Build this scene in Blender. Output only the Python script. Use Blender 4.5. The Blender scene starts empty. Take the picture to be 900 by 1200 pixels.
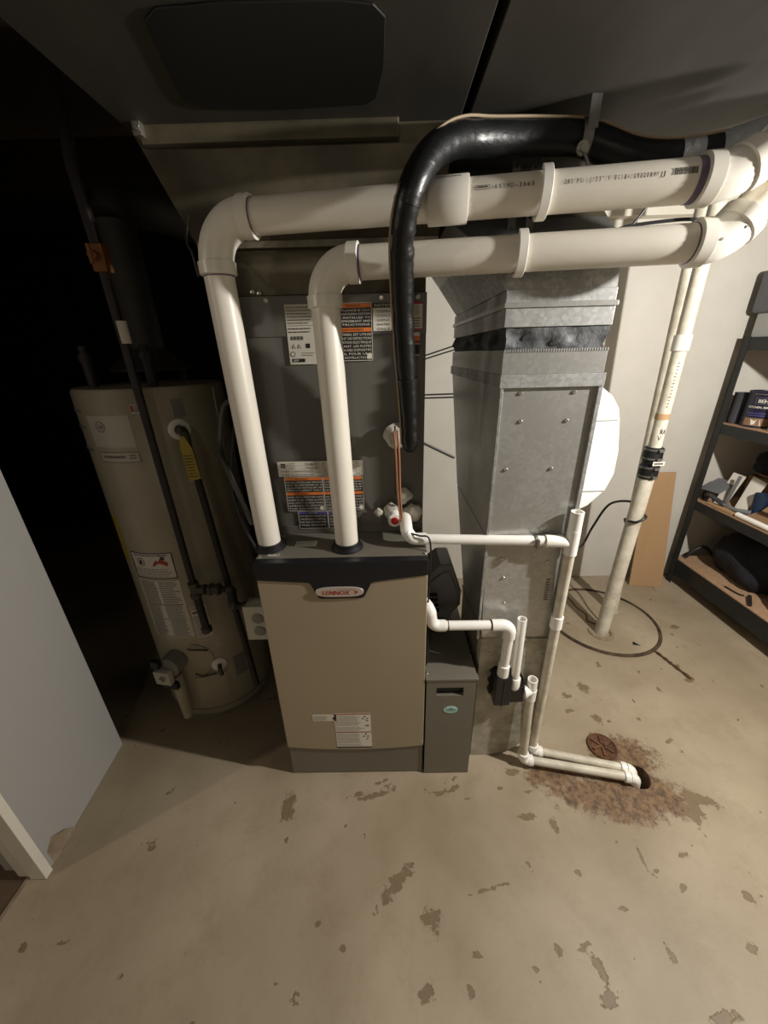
import bpy, math, random
from mathutils import Vector, Matrix
import numpy as np
random.seed(7)
PI = math.pi
sc = bpy.context.scene
COL = sc.collection

# ------------------------------------------------------------------ camera
f_px = 435.0
pit, rol, yaw = math.radians(23.13), math.radians(-1.47), math.radians(.6)
CAM = Vector((-.101, -.813, 1.318))
F = Vector((-math.sin(yaw)*math.cos(pit), math.cos(yaw)*math.cos(pit), -math.sin(pit)))
R0 = Vector((math.cos(yaw), math.sin(yaw), 0)); U0 = R0.cross(F)
R2 = R0*math.cos(rol) + U0*math.sin(rol); U2 = -R0*math.sin(rol) + U0*math.cos(rol)
cd = bpy.data.cameras.new('camera'); cam = bpy.data.objects.new('camera', cd); COL.objects.link(cam)
cd.sensor_fit = 'HORIZONTAL'; cd.sensor_width = 36; cd.lens = 36*f_px/900
cd.clip_start = .01
m = Matrix(((R2.x, U2.x, -F.x), (R2.y, U2.y, -F.y), (R2.z, U2.z, -F.z))).to_4x4()
m.translation = CAM; cam.matrix_world = m
sc.camera = cam
# ------------------------------------------------------------------ world, lamps, exposure
w = bpy.data.worlds.new('world'); sc.world = w; w.use_nodes = True
w.node_tree.nodes['Background'].inputs[0].default_value = (.6, .62, .7, 1)
w.node_tree.nodes['Background'].inputs[1].default_value = .01
def lamp(name, loc, watts, col, r):
    l = bpy.data.lights.new(name, 'POINT'); l.energy = watts; l.color = col; l.shadow_soft_size = r
    o = bpy.data.objects.new(name, l); o.location = loc; COL.objects.link(o); return o
lamp('bare_bulb_light', (1.15, -.33, 1.57), 122, (1, .965, .91), .022)
lamp('hall_light', (-3.0, -1.56, 1.75), 60, (1, .88, .72), .05)
lamp('room_light', (-.38, -2.3, 1.66), 7, (1, .90, .76), .05)
sc.view_settings.view_transform = 'Standard'; sc.view_settings.look = 'None'
sc.view_settings.exposure = -0.30; sc.view_settings.gamma = 1; sc.view_settings.use_curve_mapping = False

# ------------------------------------------------------------------ materials
def lin(h):
    h = h.lstrip('#'); v = [int(h[i:i+2], 16)/255 for i in (0, 2, 4)]
    return tuple(c/12.92 if c <= .04045 else ((c+.055)/1.055)**2.4 for c in v) + (1,)
MATS = {}
def mat(name, col, rough=.5, metal=0, var=0, vscale=8, bump=0, bscale=40, col2=None, kind='noise', coat=0, stretch=None, spec=None):
    """procedural: base colour mixed with col2 through noise, roughness and bump variation"""
    m = bpy.data.materials.new(name); m.use_nodes = True; nt = m.node_tree; b = nt.nodes['Principled BSDF']
    c1 = lin(col) if isinstance(col, str) else col
    b.inputs['Roughness'].default_value = rough; b.inputs['Metallic'].default_value = metal
    if spec is not None: b.inputs['Specular IOR Level'].default_value = spec
    if coat: b.inputs['Coat Weight'].default_value = coat
    tc = nt.nodes.new('ShaderNodeTexCoord'); mp = nt.nodes.new('ShaderNodeMapping')
    nt.links.new(tc.outputs['Object'], mp.inputs['Vector'])
    if stretch: mp.inputs['Scale'].default_value = stretch
    b.inputs['Base Color'].default_value = c1
    if col2 is None: col2 = tuple(x*.6 for x in c1[:3]) + (1,)
    elif isinstance(col2, str): col2 = lin(col2)
    if var:
        if kind == 'voronoi':
            n = nt.nodes.new('ShaderNodeTexVoronoi'); n.inputs['Scale'].default_value = vscale; out = n.outputs['Color']
            sep = nt.nodes.new('ShaderNodeSeparateColor'); nt.links.new(out, sep.inputs[0]); out = sep.outputs[0]
            n2 = nt.nodes.new('ShaderNodeTexNoise'); n2.inputs['Scale'].default_value = vscale*.12; n2.inputs['Detail'].default_value = 5
            nt.links.new(mp.outputs[0], n2.inputs['Vector'])
            mm = nt.nodes.new('ShaderNodeMath'); mm.operation = 'MULTIPLY_ADD'; mm.inputs[1].default_value = .35
            ms = nt.nodes.new('ShaderNodeMath'); ms.operation = 'MULTIPLY'; ms.inputs[1].default_value = .85
            nt.links.new(n2.outputs[0], ms.inputs[0]); nt.links.new(out, mm.inputs[0]); nt.links.new(ms.outputs[0], mm.inputs[2]); out = mm.outputs[0]
        else:
            n = nt.nodes.new('ShaderNodeTexNoise'); n.inputs['Scale'].default_value = vscale; n.inputs['Detail'].default_value = 6
            n.inputs['Roughness'].default_value = .62; out = n.outputs[0]
        nt.links.new(mp.outputs[0], n.inputs['Vector'])
        r = nt.nodes.new('ShaderNodeMapRange'); r.inputs[1].default_value = .35; r.inputs[2].default_value = .7; r.inputs[4].default_value = var
        nt.links.new(out, r.inputs[0])
        mx = nt.nodes.new('ShaderNodeMix'); mx.data_type = 'RGBA'; mx.inputs[6].default_value = c1; mx.inputs[7].default_value = col2
        nt.links.new(r.outputs[0], mx.inputs[0]); nt.links.new(mx.outputs[2], b.inputs['Base Color'])
        rr = nt.nodes.new('ShaderNodeMapRange'); rr.inputs[3].default_value = rough; rr.inputs[4].default_value = min(1, rough+.18*var)
        nt.links.new(out, rr.inputs[0]); nt.links.new(rr.outputs[0], b.inputs['Roughness'])
    if bump:
        n = nt.nodes.new('ShaderNodeTexNoise'); n.inputs['Scale'].default_value = bscale; n.inputs['Detail'].default_value = 5
        nt.links.new(mp.outputs[0], n.inputs['Vector'])
        bp = nt.nodes.new('ShaderNodeBump'); bp.inputs['Strength'].default_value = bump; bp.inputs['Distance'].default_value = .01
        nt.links.new(n.outputs[0], bp.inputs['Height']); nt.links.new(bp.outputs[0], b.inputs['Normal'])
    MATS[name] = m; return m
M = {}
M['pvc'] = mat('pvc', '#dfd9cc', .36, var=.35, vscale=5, col2='#bdb4a3')
M['pvc_fit'] = mat('pvc_fitting', '#dfdbd0', .32, var=.2, vscale=9, col2='#c3baa8')
M['pvc_white'] = mat('pvc_white', '#f1eee7', .3, var=.2, vscale=20, col2='#cfc6b2')
M['pvc_old'] = mat('pvc_old', '#d9d2c0', .42, var=.8, vscale=14, col2='#a09682')
M['primer'] = mat('purple_primer', '#54455f', .5, var=.6, vscale=30, col2='#8d8292')
M['furn_beige'] = mat('furnace_beige', '#a0927a', .42, metal=.15, var=.15, vscale=3, bump=.02, bscale=300)
M['furn_grey'] = mat('furnace_grey', '#716c60', .42, metal=.1, var=.2, vscale=4, bump=.03, bscale=350)
M['coil_grey'] = mat('coil_grey', '#64615a', .38, metal=.15, var=.2, vscale=3, bump=.02, bscale=350)
M['trim_black'] = mat('trim_black', '#14151a', .35, var=.2, vscale=20)
M['badge'] = mat('badge_silver', '#cfc6bb', .3, metal=.5)
M['red'] = mat('print_red', '#9c2f22', .5)
M['redcap'] = mat('red_cap', '#b3232b', .35)
M['white'] = mat('print_white', '#d8d2c4', .5)
M['paper'] = mat('label_paper', '#cdc7b9', .5, var=.2, vscale=60, col2='#b3ac9b')
M['ink'] = mat('print_black', '#1d1b19', .5)
M['inkgrey'] = mat('print_grey', '#6a655c', .6)
M['orange'] = mat('print_orange', '#d4732e', .5)
M['purple'] = mat('print_purple', '#4d4a86', .5)
M['teal'] = mat('badge_teal', '#9fc9c4', .4)
M['galv'] = mat('galvanised', '#bdbbb6', .27, metal=.6, var=.35, vscale=110, col2='#8a8985', kind='voronoi', bump=.04, bscale=12)
M['galv2'] = mat('galvanised_spangle', '#c0c0bd', .34, metal=.55, var=.55, vscale=130, col2='#7d7d7b', kind='voronoi', bump=.05, bscale=15)
M['galv_dull'] = mat('galvanised_dull', '#bdb7a7', .42, metal=.15, var=.9, vscale=16, col2='#7b7564', bump=.05, bscale=14)
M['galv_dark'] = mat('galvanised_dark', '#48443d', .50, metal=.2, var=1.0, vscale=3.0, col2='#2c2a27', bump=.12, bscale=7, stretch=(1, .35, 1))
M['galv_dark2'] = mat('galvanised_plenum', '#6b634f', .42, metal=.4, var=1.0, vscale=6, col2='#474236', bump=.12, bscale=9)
M['patch'] = mat('shadow_patch', '#151513', .5, var=.3, vscale=6)
M['canvas'] = mat('flex_canvas', '#4a4b4d', .55, var=.6, vscale=14, col2='#222224', bump=.5, bscale=30)
M['foam'] = mat('black_foam', '#0f1011', .33, var=.4, vscale=25, col2='#1b1c1e', bump=.22, bscale=26, spec=.4, stretch=(1, 1, 1.8))
M['tape'] = mat('foil_tape', '#c4c6ca', .3, metal=.8, var=.4, vscale=40, bump=.3, bscale=60)
M['strap'] = mat('strap_metal', '#8c8a84', .35, metal=.8, var=.4, vscale=40)
M['screw'] = mat('screw_metal', '#b9b5ab', .3, metal=.85)
M['rubber'] = mat('black_rubber', '#101012', .5)
M['blackabs'] = mat('black_plastic', '#131215', .3)
M['cable_black'] = mat('cable_black', '#17171a', .45)
M['cable_brown'] = mat('cable_brown', '#9a6a4c', .5)
M['cable_tan'] = mat('cable_tan', '#8d7b63', .5)
M['cable_grey'] = mat('flex_grey', '#57564f', .4, metal=.3)
M['humid'] = mat('white_plastic', '#e6e6e2', .32)
M['heater'] = mat('heater_enamel', '#aaa18b', .35, var=.45, vscale=4, col2='#877d66')
M['heater_pl'] = mat('heater_plate', '#b2ad9e', .35)
M['heater_gr'] = mat('heater_grey', '#7c7a72', .5, var=.3, vscale=20)
M['yellow'] = mat('yellow_tag', '#b09a3c', .5, var=.5, vscale=20, col2='#7d6d2c')
M['ironpipe'] = mat('black_iron', '#2e2a2b', .45, metal=.4, var=.5, vscale=18, col2='#463c38')
M['iron_fit'] = mat('iron_fitting', '#5a534a', .45, metal=.5, var=.5, vscale=30)
M['brass'] = mat('brass_valve', '#8a5a33', .5, metal=.5, var=.5, vscale=30)
M['sealant'] = mat('sealant', '#cfcabc', .6, var=.6, vscale=40, col2='#7d776a', bump=.6, bscale=60)
M['wall_white'] = mat('wall_paint', '#cdc8bd', .75, var=.45, vscale=3.0, col2='#b3ad9f', bump=.5, bscale=6)
M['wall_grey'] = mat('drywall_grey', '#9d9a95', .8, var=.25, vscale=2.5, col2='#94918b', bump=.04, bscale=25)
M['wall_dim'] = mat('paint_dim', '#7a7368', .85, var=.25, vscale=3)
M['wall_dark'] = mat('shade_dark', '#2a2421', .9, var=.5, vscale=3, bump=.2, bscale=20)  # shade of the unlit space behind the heater, put into the wall colour
M['ceiling'] = mat('joist_wood', '#4d4133', .85, var=.5, vscale=6, stretch=(1, 8, 1))
M['casing'] = mat('casing_white', '#d8d2c3', .5, var=.25, vscale=8, col2='#b2a890')
M['board'] = mat('bare_gypsum', '#7d6a55', .9, var=.6, vscale=25, col2='#a99a86')
M['brownfloor'] = mat('brown_floor', '#5e4b38', .6, var=.5, vscale=9, col2='#3f3125', stretch=(1, 6, 1))
M['cardboard'] = mat('cardboard', '#b08d66', .8, var=.25, vscale=5, col2='#9a7852', stretch=(1, 1, .3))
M['cardboard2'] = mat('cardboard_dark', '#8a6c4e', .85, var=.4, vscale=10)
M['shelf_metal'] = mat('shelf_metal', '#1f2122', .42, metal=.3, var=.4, vscale=30, col2='#3b3b39')
M['shelf_wood'] = mat('particle_board', '#b08f70', .8, var=.6, vscale=70, col2='#8a6a4e', bump=.1, bscale=90)
M['housing'] = mat('housing_grey', '#8d8d90', .5)
M['steel_back'] = mat('dark_back', '#3c3c3f', .7, var=.3, vscale=4)
M['navy'] = mat('can_navy', '#1f1c33', .4)
M['cloth'] = mat('dark_cloth', '#15151a', .9, var=.5, vscale=14, col2='#25242b', bump=.6, bscale=40)
M['rust'] = mat('rust', '#6d4a30', .85, var=.9, vscale=45, col2='#3c281b', bump=.6, bscale=70)
M['rim_dark'] = mat('rim_dark', '#241b14', .8, var=.8, vscale=25, col2='#6b553c', bump=.4, bscale=60)
M['dirty_seal'] = mat('dirty_seal', '#9a8b70', .8, var=.8, vscale=40, col2='#6e5b42', bump=.4, bscale=60)
M['pit'] = mat('pit_black', '#0d0907', .95)
M['tote'] = mat('grey_tote', '#5c5c60', .5, var=.2)
M['tote_light'] = mat('pale_box', '#a5a49f', .6, var=.2)
M['blue'] = mat('blue_cup', '#1d2e44', .45)
M['greysheet'] = mat('grey_sheet', '#68696a', .6)
M['pvcmark'] = mat('pipe_print', '#3b3732', .6)

# ------------------------------------------------------------------ concrete floor with its chips and rust stains (own shapes, fixed in place)
CHIPS = [(-.436,-.097,.020,.036,.2),(-.102,-.29,.050,.013,.75),(-.085,-.268,.035,.010,.5),(-.013,-.351,.022,.015,0),(-.006,-.375,.006,.016,.3),(-.037,-.474,.015,.013,.2),(.062,-.473,.008,.011,0),(.86,-.087,.045,.018,-.4),
 (.811,-.134,.017,.024,.3),(.83,-.11,.015,.03,.1),(.367,-.439,.009,.024,.35),(.364,-.482,.020,.011,.2),(.345,-.405,.018,.006,.3),(.711,.337,.02,.024,.3),(.378,-.151,.011,.017,0),(.308,-.132,.023,.009,0),(.814,-.318,.010,.013,.5),
 (.544,-.417,.007,.018,.2),(-.16,-.066,.05,.008,.25),(.691,.19,.014,.022,.3),(.74,-.408,.012,.010,0),(.712,-.233,.012,.008,0),(.574,-.108,.012,.009,0),(.086,-.417,.014,.005,0),
 (-.925,-.388,.014,.005,0),(-.423,-.185,.006,.008,0),(.593,-.512,.03,.01,.3),(.218,-.438,.009,.005,0),(.592,-.226,.004,.036,-.1),(.154,-.297,.05,.004,.2),(.302,-.001,.025,.010,0),
 (-.21,-.06,.02,.006,.2),(.05,-.06,.03,.005,0),(.62,.30,.018,.012,0),(.79,.05,.02,.01,.3),(.66,-.30,.012,.006,.4),(.48,-.34,.012,.006,0),(-.30,-.36,.008,.006,0),(-.55,-.52,.012,.007,.4),(1.18,.37,.02,.012,.3),(1.35,.7,.02,.012,.2)]
_r = random.Random(21)
CHIPS += [(_r.uniform(.25, 1.5), _r.uniform(-.55, .95), _r.uniform(.003, .011), _r.uniform(.003, .008), _r.uniform(0, 3)) for _ in range(70)]
CHIPS += [(_r.uniform(-.25, .35), _r.uniform(-.09, -.02), _r.uniform(.004, .014), _r.uniform(.002, .005), _r.uniform(-.3, .3)) for _ in range(22)]
CHIPS += [(_r.uniform(-1.0, .3), _r.uniform(-.6, -.05), _r.uniform(.002, .006), _r.uniform(.002, .005), 0) for _ in range(26)]
RUST = [(.44,-.01,.10,.045,0),(.548,-.078,.16,.055,-.15),(.684,-.06,.13,.08,0),(.71,.05,.10,.07,0),(.434,.04,.06,.03,0),(.62,-.12,.10,.04,0),(.76,-.09,.05,.05,0)]
def floor_material():
    m = bpy.data.materials.new('painted_concrete'); m.use_nodes = True; nt = m.node_tree; N = nt.nodes; L = nt.links
    b = N['Principled BSDF']
    geo = N.new('ShaderNodeNewGeometry')
    nz = N.new('ShaderNodeTexNoise'); nz.inputs['Scale'].default_value = 48; nz.inputs['Detail'].default_value = 7; nz.inputs['Roughness'].default_value = .75
    L.new(geo.outputs['Position'], nz.inputs['Vector'])
    sep = N.new('ShaderNodeSeparateXYZ'); L.new(geo.outputs['Position'], sep.inputs[0])
    def math_(op, a, b_, c=None):
        n = N.new('ShaderNodeMath'); n.operation = op
        for i, v in enumerate((a, b_, c)):
            if v is None: continue
            if isinstance(v, (int, float)): n.inputs[i].default_value = v
            else: L.new(v, n.inputs[i])
        return n.outputs[0]
    def field(nm):
        at = N.new('ShaderNodeAttribute'); at.attribute_name = nm; return at.outputs['Fac']
    fc = field('chip')
    d = math_('MULTIPLY_ADD', nz.outputs[0], 4.4, math_('SUBTRACT', fc, 2.2))        # distance warped by noise
    chip = N.new('ShaderNodeMapRange'); chip.inputs[1].default_value = 1.12; chip.inputs[2].default_value = .95; L.new(d, chip.inputs[0])
    # small random flecks
    n2 = N.new('ShaderNodeTexNoise'); n2.inputs['Scale'].default_value = 14; n2.inputs['Detail'].default_value = 4; L.new(geo.outputs['Position'], n2.inputs['Vector'])
    fl = N.new('ShaderNodeMapRange'); fl.inputs[1].default_value = .70; fl.inputs[2].default_value = .715; L.new(n2.outputs[0], fl.inputs[0])
    chipm = math_('MAXIMUM', chip.outputs[0], fl.outputs[0])
    base = N.new('ShaderNodeMix'); base.data_type = 'RGBA'; base.inputs[6].default_value = lin('#a99a83'); base.inputs[7].default_value = lin('#8f8068')
    n3 = N.new('ShaderNodeTexNoise'); n3.inputs['Scale'].default_value = 2.4; n3.inputs['Detail'].default_value = 8; L.new(geo.outputs['Position'], n3.inputs['Vector'])
    r3 = N.new('ShaderNodeMapRange'); r3.inputs[1].default_value = .35; r3.inputs[2].default_value = .65; L.new(n3.outputs[0], r3.inputs[0]); L.new(r3.outputs[0], base.inputs[0])
    n5 = N.new('ShaderNodeTexNoise'); n5.inputs['Scale'].default_value = 9; n5.inputs['Detail'].default_value = 10; n5.inputs['Roughness'].default_value = .8; L.new(geo.outputs['Position'], n5.inputs['Vector'])
    r5 = N.new('ShaderNodeMapRange'); r5.inputs[1].default_value = .50; r5.inputs[2].default_value = .72; r5.inputs[4].default_value = .55; L.new(n5.outputs[0], r5.inputs[0])
    b5 = N.new('ShaderNodeMix'); b5.data_type = 'RGBA'; b5.inputs[7].default_value = lin('#86745a'); L.new(base.outputs[2], b5.inputs[6]); L.new(r5.outputs[0], b5.inputs[0])
    ct_ = N.new('ShaderNodeMix'); ct_.data_type = 'RGBA'; ct_.inputs[6].default_value = lin('#5a4733'); ct_.inputs[7].default_value = lin('#85704f'); L.new(nz.outputs[0], ct_.inputs[0])
    mc = N.new('ShaderNodeMix'); mc.data_type = 'RGBA'; L.new(ct_.outputs[2], mc.inputs[7]); L.new(b5.outputs[2], mc.inputs[6])
    L.new(math_('MULTIPLY', chipm, .85), mc.inputs[0])
    fr = field('rust')
    n4 = N.new('ShaderNodeTexNoise'); n4.inputs['Scale'].default_value = 26; n4.inputs['Detail'].default_value = 8; n4.inputs['Roughness'].default_value = .8; L.new(geo.outputs['Position'], n4.inputs['Vector'])
    dr = math_('MULTIPLY_ADD', n4.outputs[0], 3.4, math_('SUBTRACT', fr, 1.7))
    rr = N.new('ShaderNodeMapRange'); rr.inputs[1].default_value = 1.15; rr.inputs[2].default_value = .75; L.new(dr, rr.inputs[0])
    rc = N.new('ShaderNodeMix'); rc.data_type = 'RGBA'; rc.inputs[6].default_value = lin('#86694a'); rc.inputs[7].default_value = lin('#4a3626')
    rn = N.new('ShaderNodeMapRange'); rn.inputs[1].default_value = .4; rn.inputs[2].default_value = .6; L.new(nz.outputs[0], rn.inputs[0]); L.new(rn.outputs[0], rc.inputs[0])
    mr = N.new('ShaderNodeMix'); mr.data_type = 'RGBA'; L.new(mc.outputs[2], mr.inputs[6]); L.new(rc.outputs[2], mr.inputs[7]); L.new(math_('MULTIPLY', rr.outputs[0], .95), mr.inputs[0])
    L.new(mr.outputs[2], b.inputs['Base Color'])
    b.inputs['Roughness'].default_value = .52
    h = math_('SUBTRACT', math_('MULTIPLY', n3.outputs[0], .5), math_('MULTIPLY', chipm, .25))
    h = math_('ADD', h, math_('MULTIPLY', nz.outputs[0], .12))
    bp = N.new('ShaderNodeBump'); bp.inputs['Strength'].default_value = .5; bp.inputs['Distance'].default_value = .012; L.new(h, bp.inputs['Height']); L.new(bp.outputs[0], b.inputs['Normal'])
    return m
M['floor'] = floor_material()

# ------------------------------------------------------------------ mesh builder
class MB:
    def __init__(s): s.v = []; s.f = []
    def add(s, vs, fs):
        n = len(s.v); s.v += [tuple(p) for p in vs]; s.f += [tuple(i+n for i in f) for f in fs]; return s
    def box(s, x0, x1, y0, y1, z0, z1, mtx=None):
        vs = [Vector((x, y, z)) for z in (z0, z1) for y in (y0, y1) for x in (x0, x1)]
        if mtx: vs = [mtx @ p for p in vs]
        return s.add(vs, [(0,2,3,1),(4,5,7,6),(0,1,5,4),(1,3,7,5),(3,2,6,7),(2,0,4,6)])
    def hexa(s, lo, hi):                      # two 4-corner rings
        return s.add(list(lo)+list(hi), [(3,2,1,0),(4,5,6,7),(0,1,5,4),(1,2,6,5),(2,3,7,6),(3,0,4,7)])
    def loft(s, rings, cap0=True, cap1=True, close=True):
        n = len(rings[0]); vs = [p for r in rings for p in r]; fs = []
        for i in range(len(rings)-1):
            for j in range(n if close else n-1):
                a = i*n+j; b = i*n+(j+1) % n; fs.append((a, b, b+n, a+n))
        if cap0: fs.append(tuple(reversed(range(n))))
        if cap1: fs.append(tuple(range((len(rings)-1)*n, len(rings)*n)))
        return s.add(vs, fs)
    def tube(s, pts, r, seg=20, caps=True, hollow=0):
        pts = [Vector(p) for p in pts]; n = len(pts); rs = r if isinstance(r, (list, tuple)) else [r]*n
        t = [(pts[min(i+1, n-1)]-pts[max(i-1, 0)]).normalized() for i in range(n)]
        up = Vector((0, 0, 1)) if abs(t[0].z) < .9 else Vector((0, 1, 0))
        a = t[0].cross(up).normalized(); rings = []
        for i in range(n):
            a = (a - t[i]*a.dot(t[i])).normalized(); b = t[i].cross(a)
            rings.append([pts[i]+a*rs[i]*math.cos(2*PI*k/seg)+b*rs[i]*math.sin(2*PI*k/seg) for k in range(seg)])
        if hollow:                                # open end with an inner wall at the last point
            c = pts[-1]; k = hollow
            rings.append([c+(p-c)*k for p in rings[-1]]); dn = t[-1]*(-.06)
            rings.append([p+dn for p in rings[-1]])
        return s.loft(rings, caps, caps)
    def lathe(s, prof, c, axis=(0, 0, 1), seg=28, cap=True):   # prof: (r, h)
        ax = Vector(axis).normalized(); up = Vector((0, 0, 1)) if abs(ax.z) < .9 else Vector((0, 1, 0))
        a = ax.cross(up).normalized(); b = ax.cross(a); c = Vector(c)
        rings = [[c+ax*h+(a*math.cos(2*PI*k/seg)+b*math.sin(2*PI*k/seg))*r for k in range(seg)] for r, h in prof]
        return s.loft(rings, cap, cap)
    def prism(s, poly, axis, d0, d1):          # poly in the other two axes
        def P(p, d):
            if axis == 'y': return (p[0], d, p[1])
            if axis == 'x': return (d, p[0], p[1])
            return (p[0], p[1], d)
        n = len(poly); vs = [P(p, d0) for p in poly]+[P(p, d1) for p in poly]
        return s.add(vs, [tuple(reversed(range(n))), tuple(range(n, 2*n))]+[(i, (i+1) % n, (i+1) % n+n, i+n) for i in range(n)])
    def torus(s, c, axis, R, r, seg=32, rs=8, a0=0, a1=2*PI):
        ax = Vector(axis).normalized(); up = Vector((0, 0, 1)) if abs(ax.z) < .9 else Vector((0, 1, 0))
        a = ax.cross(up).normalized(); b = ax.cross(a); c = Vector(c); full = abs(a1-a0-2*PI) < 1e-6
        rings = []
        for i in range(seg if full else seg+1):
            t = a0+(a1-a0)*i/seg; d = a*math.cos(t)+b*math.sin(t)
            rings.append([c+d*(R+r*math.cos(2*PI*k/rs))+ax*r*math.sin(2*PI*k/rs) for k in range(rs)])
        if full: rings.append(rings[0]); return s.loft(rings, False, False)
        return s.loft(rings)
    def build(s, name, m, parent=None, smooth=38, bevel=0, origin=None, seg=2):
        me = bpy.data.meshes.new(name)
        if parent is not None:
            o0 = WORLD[parent.name]
        else:
            o0 = Vector(origin) if origin is not None else Vector((np.mean([p[0] for p in s.v]), np.mean([p[1] for p in s.v]), min(p[2] for p in s.v)))
        me.from_pydata([tuple(Vector(p)-o0) for p in s.v], [], s.f); me.update(); 
        import bmesh
        bm = bmesh.new(); bm.from_mesh(me); bmesh.ops.recalc_face_normals(bm, faces=bm.faces); bm.to_mesh(me); bm.free()
        me.materials.append(M[m] if isinstance(m, str) else m)
        me.shade_smooth(); me.set_sharp_from_angle(angle=math.radians(smooth))
        o = bpy.data.objects.new(name, me); COL.objects.link(o)
        if parent is not None: o.parent = parent; WORLD[o.name] = o0
        else: o.location = o0; WORLD[o.name] = o0
        if bevel:
            bv = o.modifiers.new('Bevel', 'BEVEL'); bv.width = bevel; bv.segments = seg; bv.limit_method = 'ANGLE'; bv.angle_limit = math.radians(40); bv.harden_normals = True
        return o
WORLD = {}
def thing(name, label, cat, loc, group=None):
    o = bpy.data.objects.new(name, None); COL.objects.link(o); o.location = loc; o.empty_display_size = .05
    o['label'] = label; o['category'] = cat
    if group: o['group'] = group
    WORLD[o.name] = Vector(loc); return o
def tag(o, label, cat, group=None):
    o['label'] = label; o['category'] = cat
    if group: o['group'] = group
    return o
def struct(o): o['kind'] = 'structure'; return o
def bez(pts, n=8):                             # Catmull-Rom through points
    P = [Vector(p) for p in pts]; P = [P[0]*2-P[1]]+P+[P[-1]*2-P[-2]]; out = []
    for i in range(1, len(P)-2):
        for k in range(n):
            t = k/n; a, b, c, d = P[i-1], P[i], P[i+1], P[i+2]
            out.append(.5*((2*b)+(c-a)*t+(2*a-5*b+4*c-d)*t*t+(3*b-a-3*c+d)*t**3))
    out.append(P[-2]); return out
def arc(corner, din, dout, R, n=10):           # fillet arc at a corner between two directions (incoming, outgoing)
    c = Vector(corner); a = Vector(din).normalized(); b = Vector(dout).normalized()
    ang = a.angle(b); T = R*math.tan(ang/2); s0 = c-a*T; nrm = (b-a*a.dot(b)).normalized(); ctr = s0+nrm*R
    return [ctr-nrm*R*math.cos(ang*i/n)+a*R*math.sin(ang*i/n) for i in range(n+1)]

# ------------------------------------------------------------------ text and flat print
TXT = {}
def text_geo(s):
    if s in TXT: return TXT[s]
    cu = bpy.data.curves.new('t', 'FONT'); cu.body = s; cu.size = 1; cu.resolution_u = 2; cu.align_x = 'LEFT'
    o = bpy.data.objects.new('t', cu); COL.objects.link(o)
    dg = bpy.context.evaluated_depsgraph_get(); me = bpy.data.meshes.new_from_object(o.evaluated_get(dg))
    vs = [tuple(v.co) for v in me.vertices]; fs = [tuple(p.vertices) for p in me.polygons]
    bpy.data.objects.remove(o); bpy.data.curves.remove(cu); bpy.data.meshes.remove(me)
    wd = max([v[0] for v in vs] or [1]); TXT[s] = (vs, fs, wd); return TXT[s]
class Print:
    """collects flat print per material on a surface map(u, v, w)"""
    def __init__(s, mp): s.mp = mp; s.b = {}
    def _m(s, k): return s.b.setdefault(k, MB())
    def rect(s, k, u0, v0, u1, v1, w=.0006, nu=1):
        vs = []; fs = []
        for i in range(nu+1):
            u = u0+(u1-u0)*i/nu; vs += [s.mp(u, v0, w), s.mp(u, v1, w)]
            if i: fs.append((2*i-2, 2*i, 2*i+1, 2*i-1))
        s._m(k).add(vs, fs); return s
    def poly(s, k, pts, w=.0006):
        s._m(k).add([s.mp(u, v, w) for u, v in pts], [tuple(range(len(pts)))]); return s
    def text(s, k, t, u, v, h, w=.001, width=None, rot=0, shear=0, bold=0):
        vs, fs, wd = text_geo(t); sx = h/.73 if width is None else width/wd; sy = h/.73
        for du in ((0,) if not bold else (0, bold)):
            out = []
            for x, y, _ in vs:
                a = x*sx+y*sy*shear+du; b = y*sy
                out.append(s.mp(u+a*math.cos(rot)-b*math.sin(rot), v+a*math.sin(rot)+b*math.cos(rot), w+du*.01))
            s._m(k).add(out, fs)
        return s
    def mono(s, k, t, u, v, h, adv, w=.0004):
        for i, ch in enumerate(t):
            if ch != ' ': s.text(k, ch, u+i*adv, v, h, w, width=adv*(.74 if ch not in "1I'" else .25))
        return s
    def lines(s, k, u0, v0, u1, v1, n, th=.35, w=.001, ragged=.2, words=True):   # rows of small print
        dv = (v1-v0)/n; rnd = random.Random(int((u0+v0*7)*1e4))
        for i in range(n):
            ue = u1-(u1-u0)*ragged*rnd.random(); y = v0+dv*(i+.3); u = u0
            while u < ue:
                l = (u1-u0)*rnd.uniform(.04, .13); s.rect(k, u, y, min(u+l, ue), y+dv*th, w); u += l+(u1-u0)*.02
        return s
    def frame(s, k, u0, v0, u1, v1, t, w=.0012, nu=1):
        s.rect(k, u0, v0, u1, v0+t, w, nu); s.rect(k, u0, v1-t, u1, v1, w, nu); s.rect(k, u0, v0, u0+t, v1, w); s.rect(k, u1-t, v0, u1, v1, w); return s
    def build(s, parent, name='print'):
        for k, b in s.b.items(): b.build(name, k, parent)
def fmap(y): return lambda u, v, w: (u, y-w, v)
def zmap(z): return lambda u, v, w: (u, v, z+w)
def label(parent, mp, u0, v0, u1, v1, m='paper', name='label', th=.0006, nu=1, lab=None):
    b = MB()
    vs = []; fs = []
    for i in range(nu+1):
        u = u0+(u1-u0)*i/nu; vs += [mp(u, v0, th), mp(u, v1, th), mp(u, v0, 0), mp(u, v1, 0)]
        if i:
            a = 4*i-4; c = 4*i
            fs += [(a, c, c+1, a+1), (a+2, c+2, c, a), (a+1, c+1, c+3, a+3)]
    fs += [(0, 1, 3, 2), (4*nu, 4*nu+2, 4*nu+3, 4*nu+1)]
    b.add(vs, fs); o = b.build(name, m, parent)
    if lab: o['label'] = lab
    return o, Print(lambda u, v, w: mp(u, v, w+th))

# ================================================================== ROOM
XR = 2.02; YB = 1.18; ZC = 1.93
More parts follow.
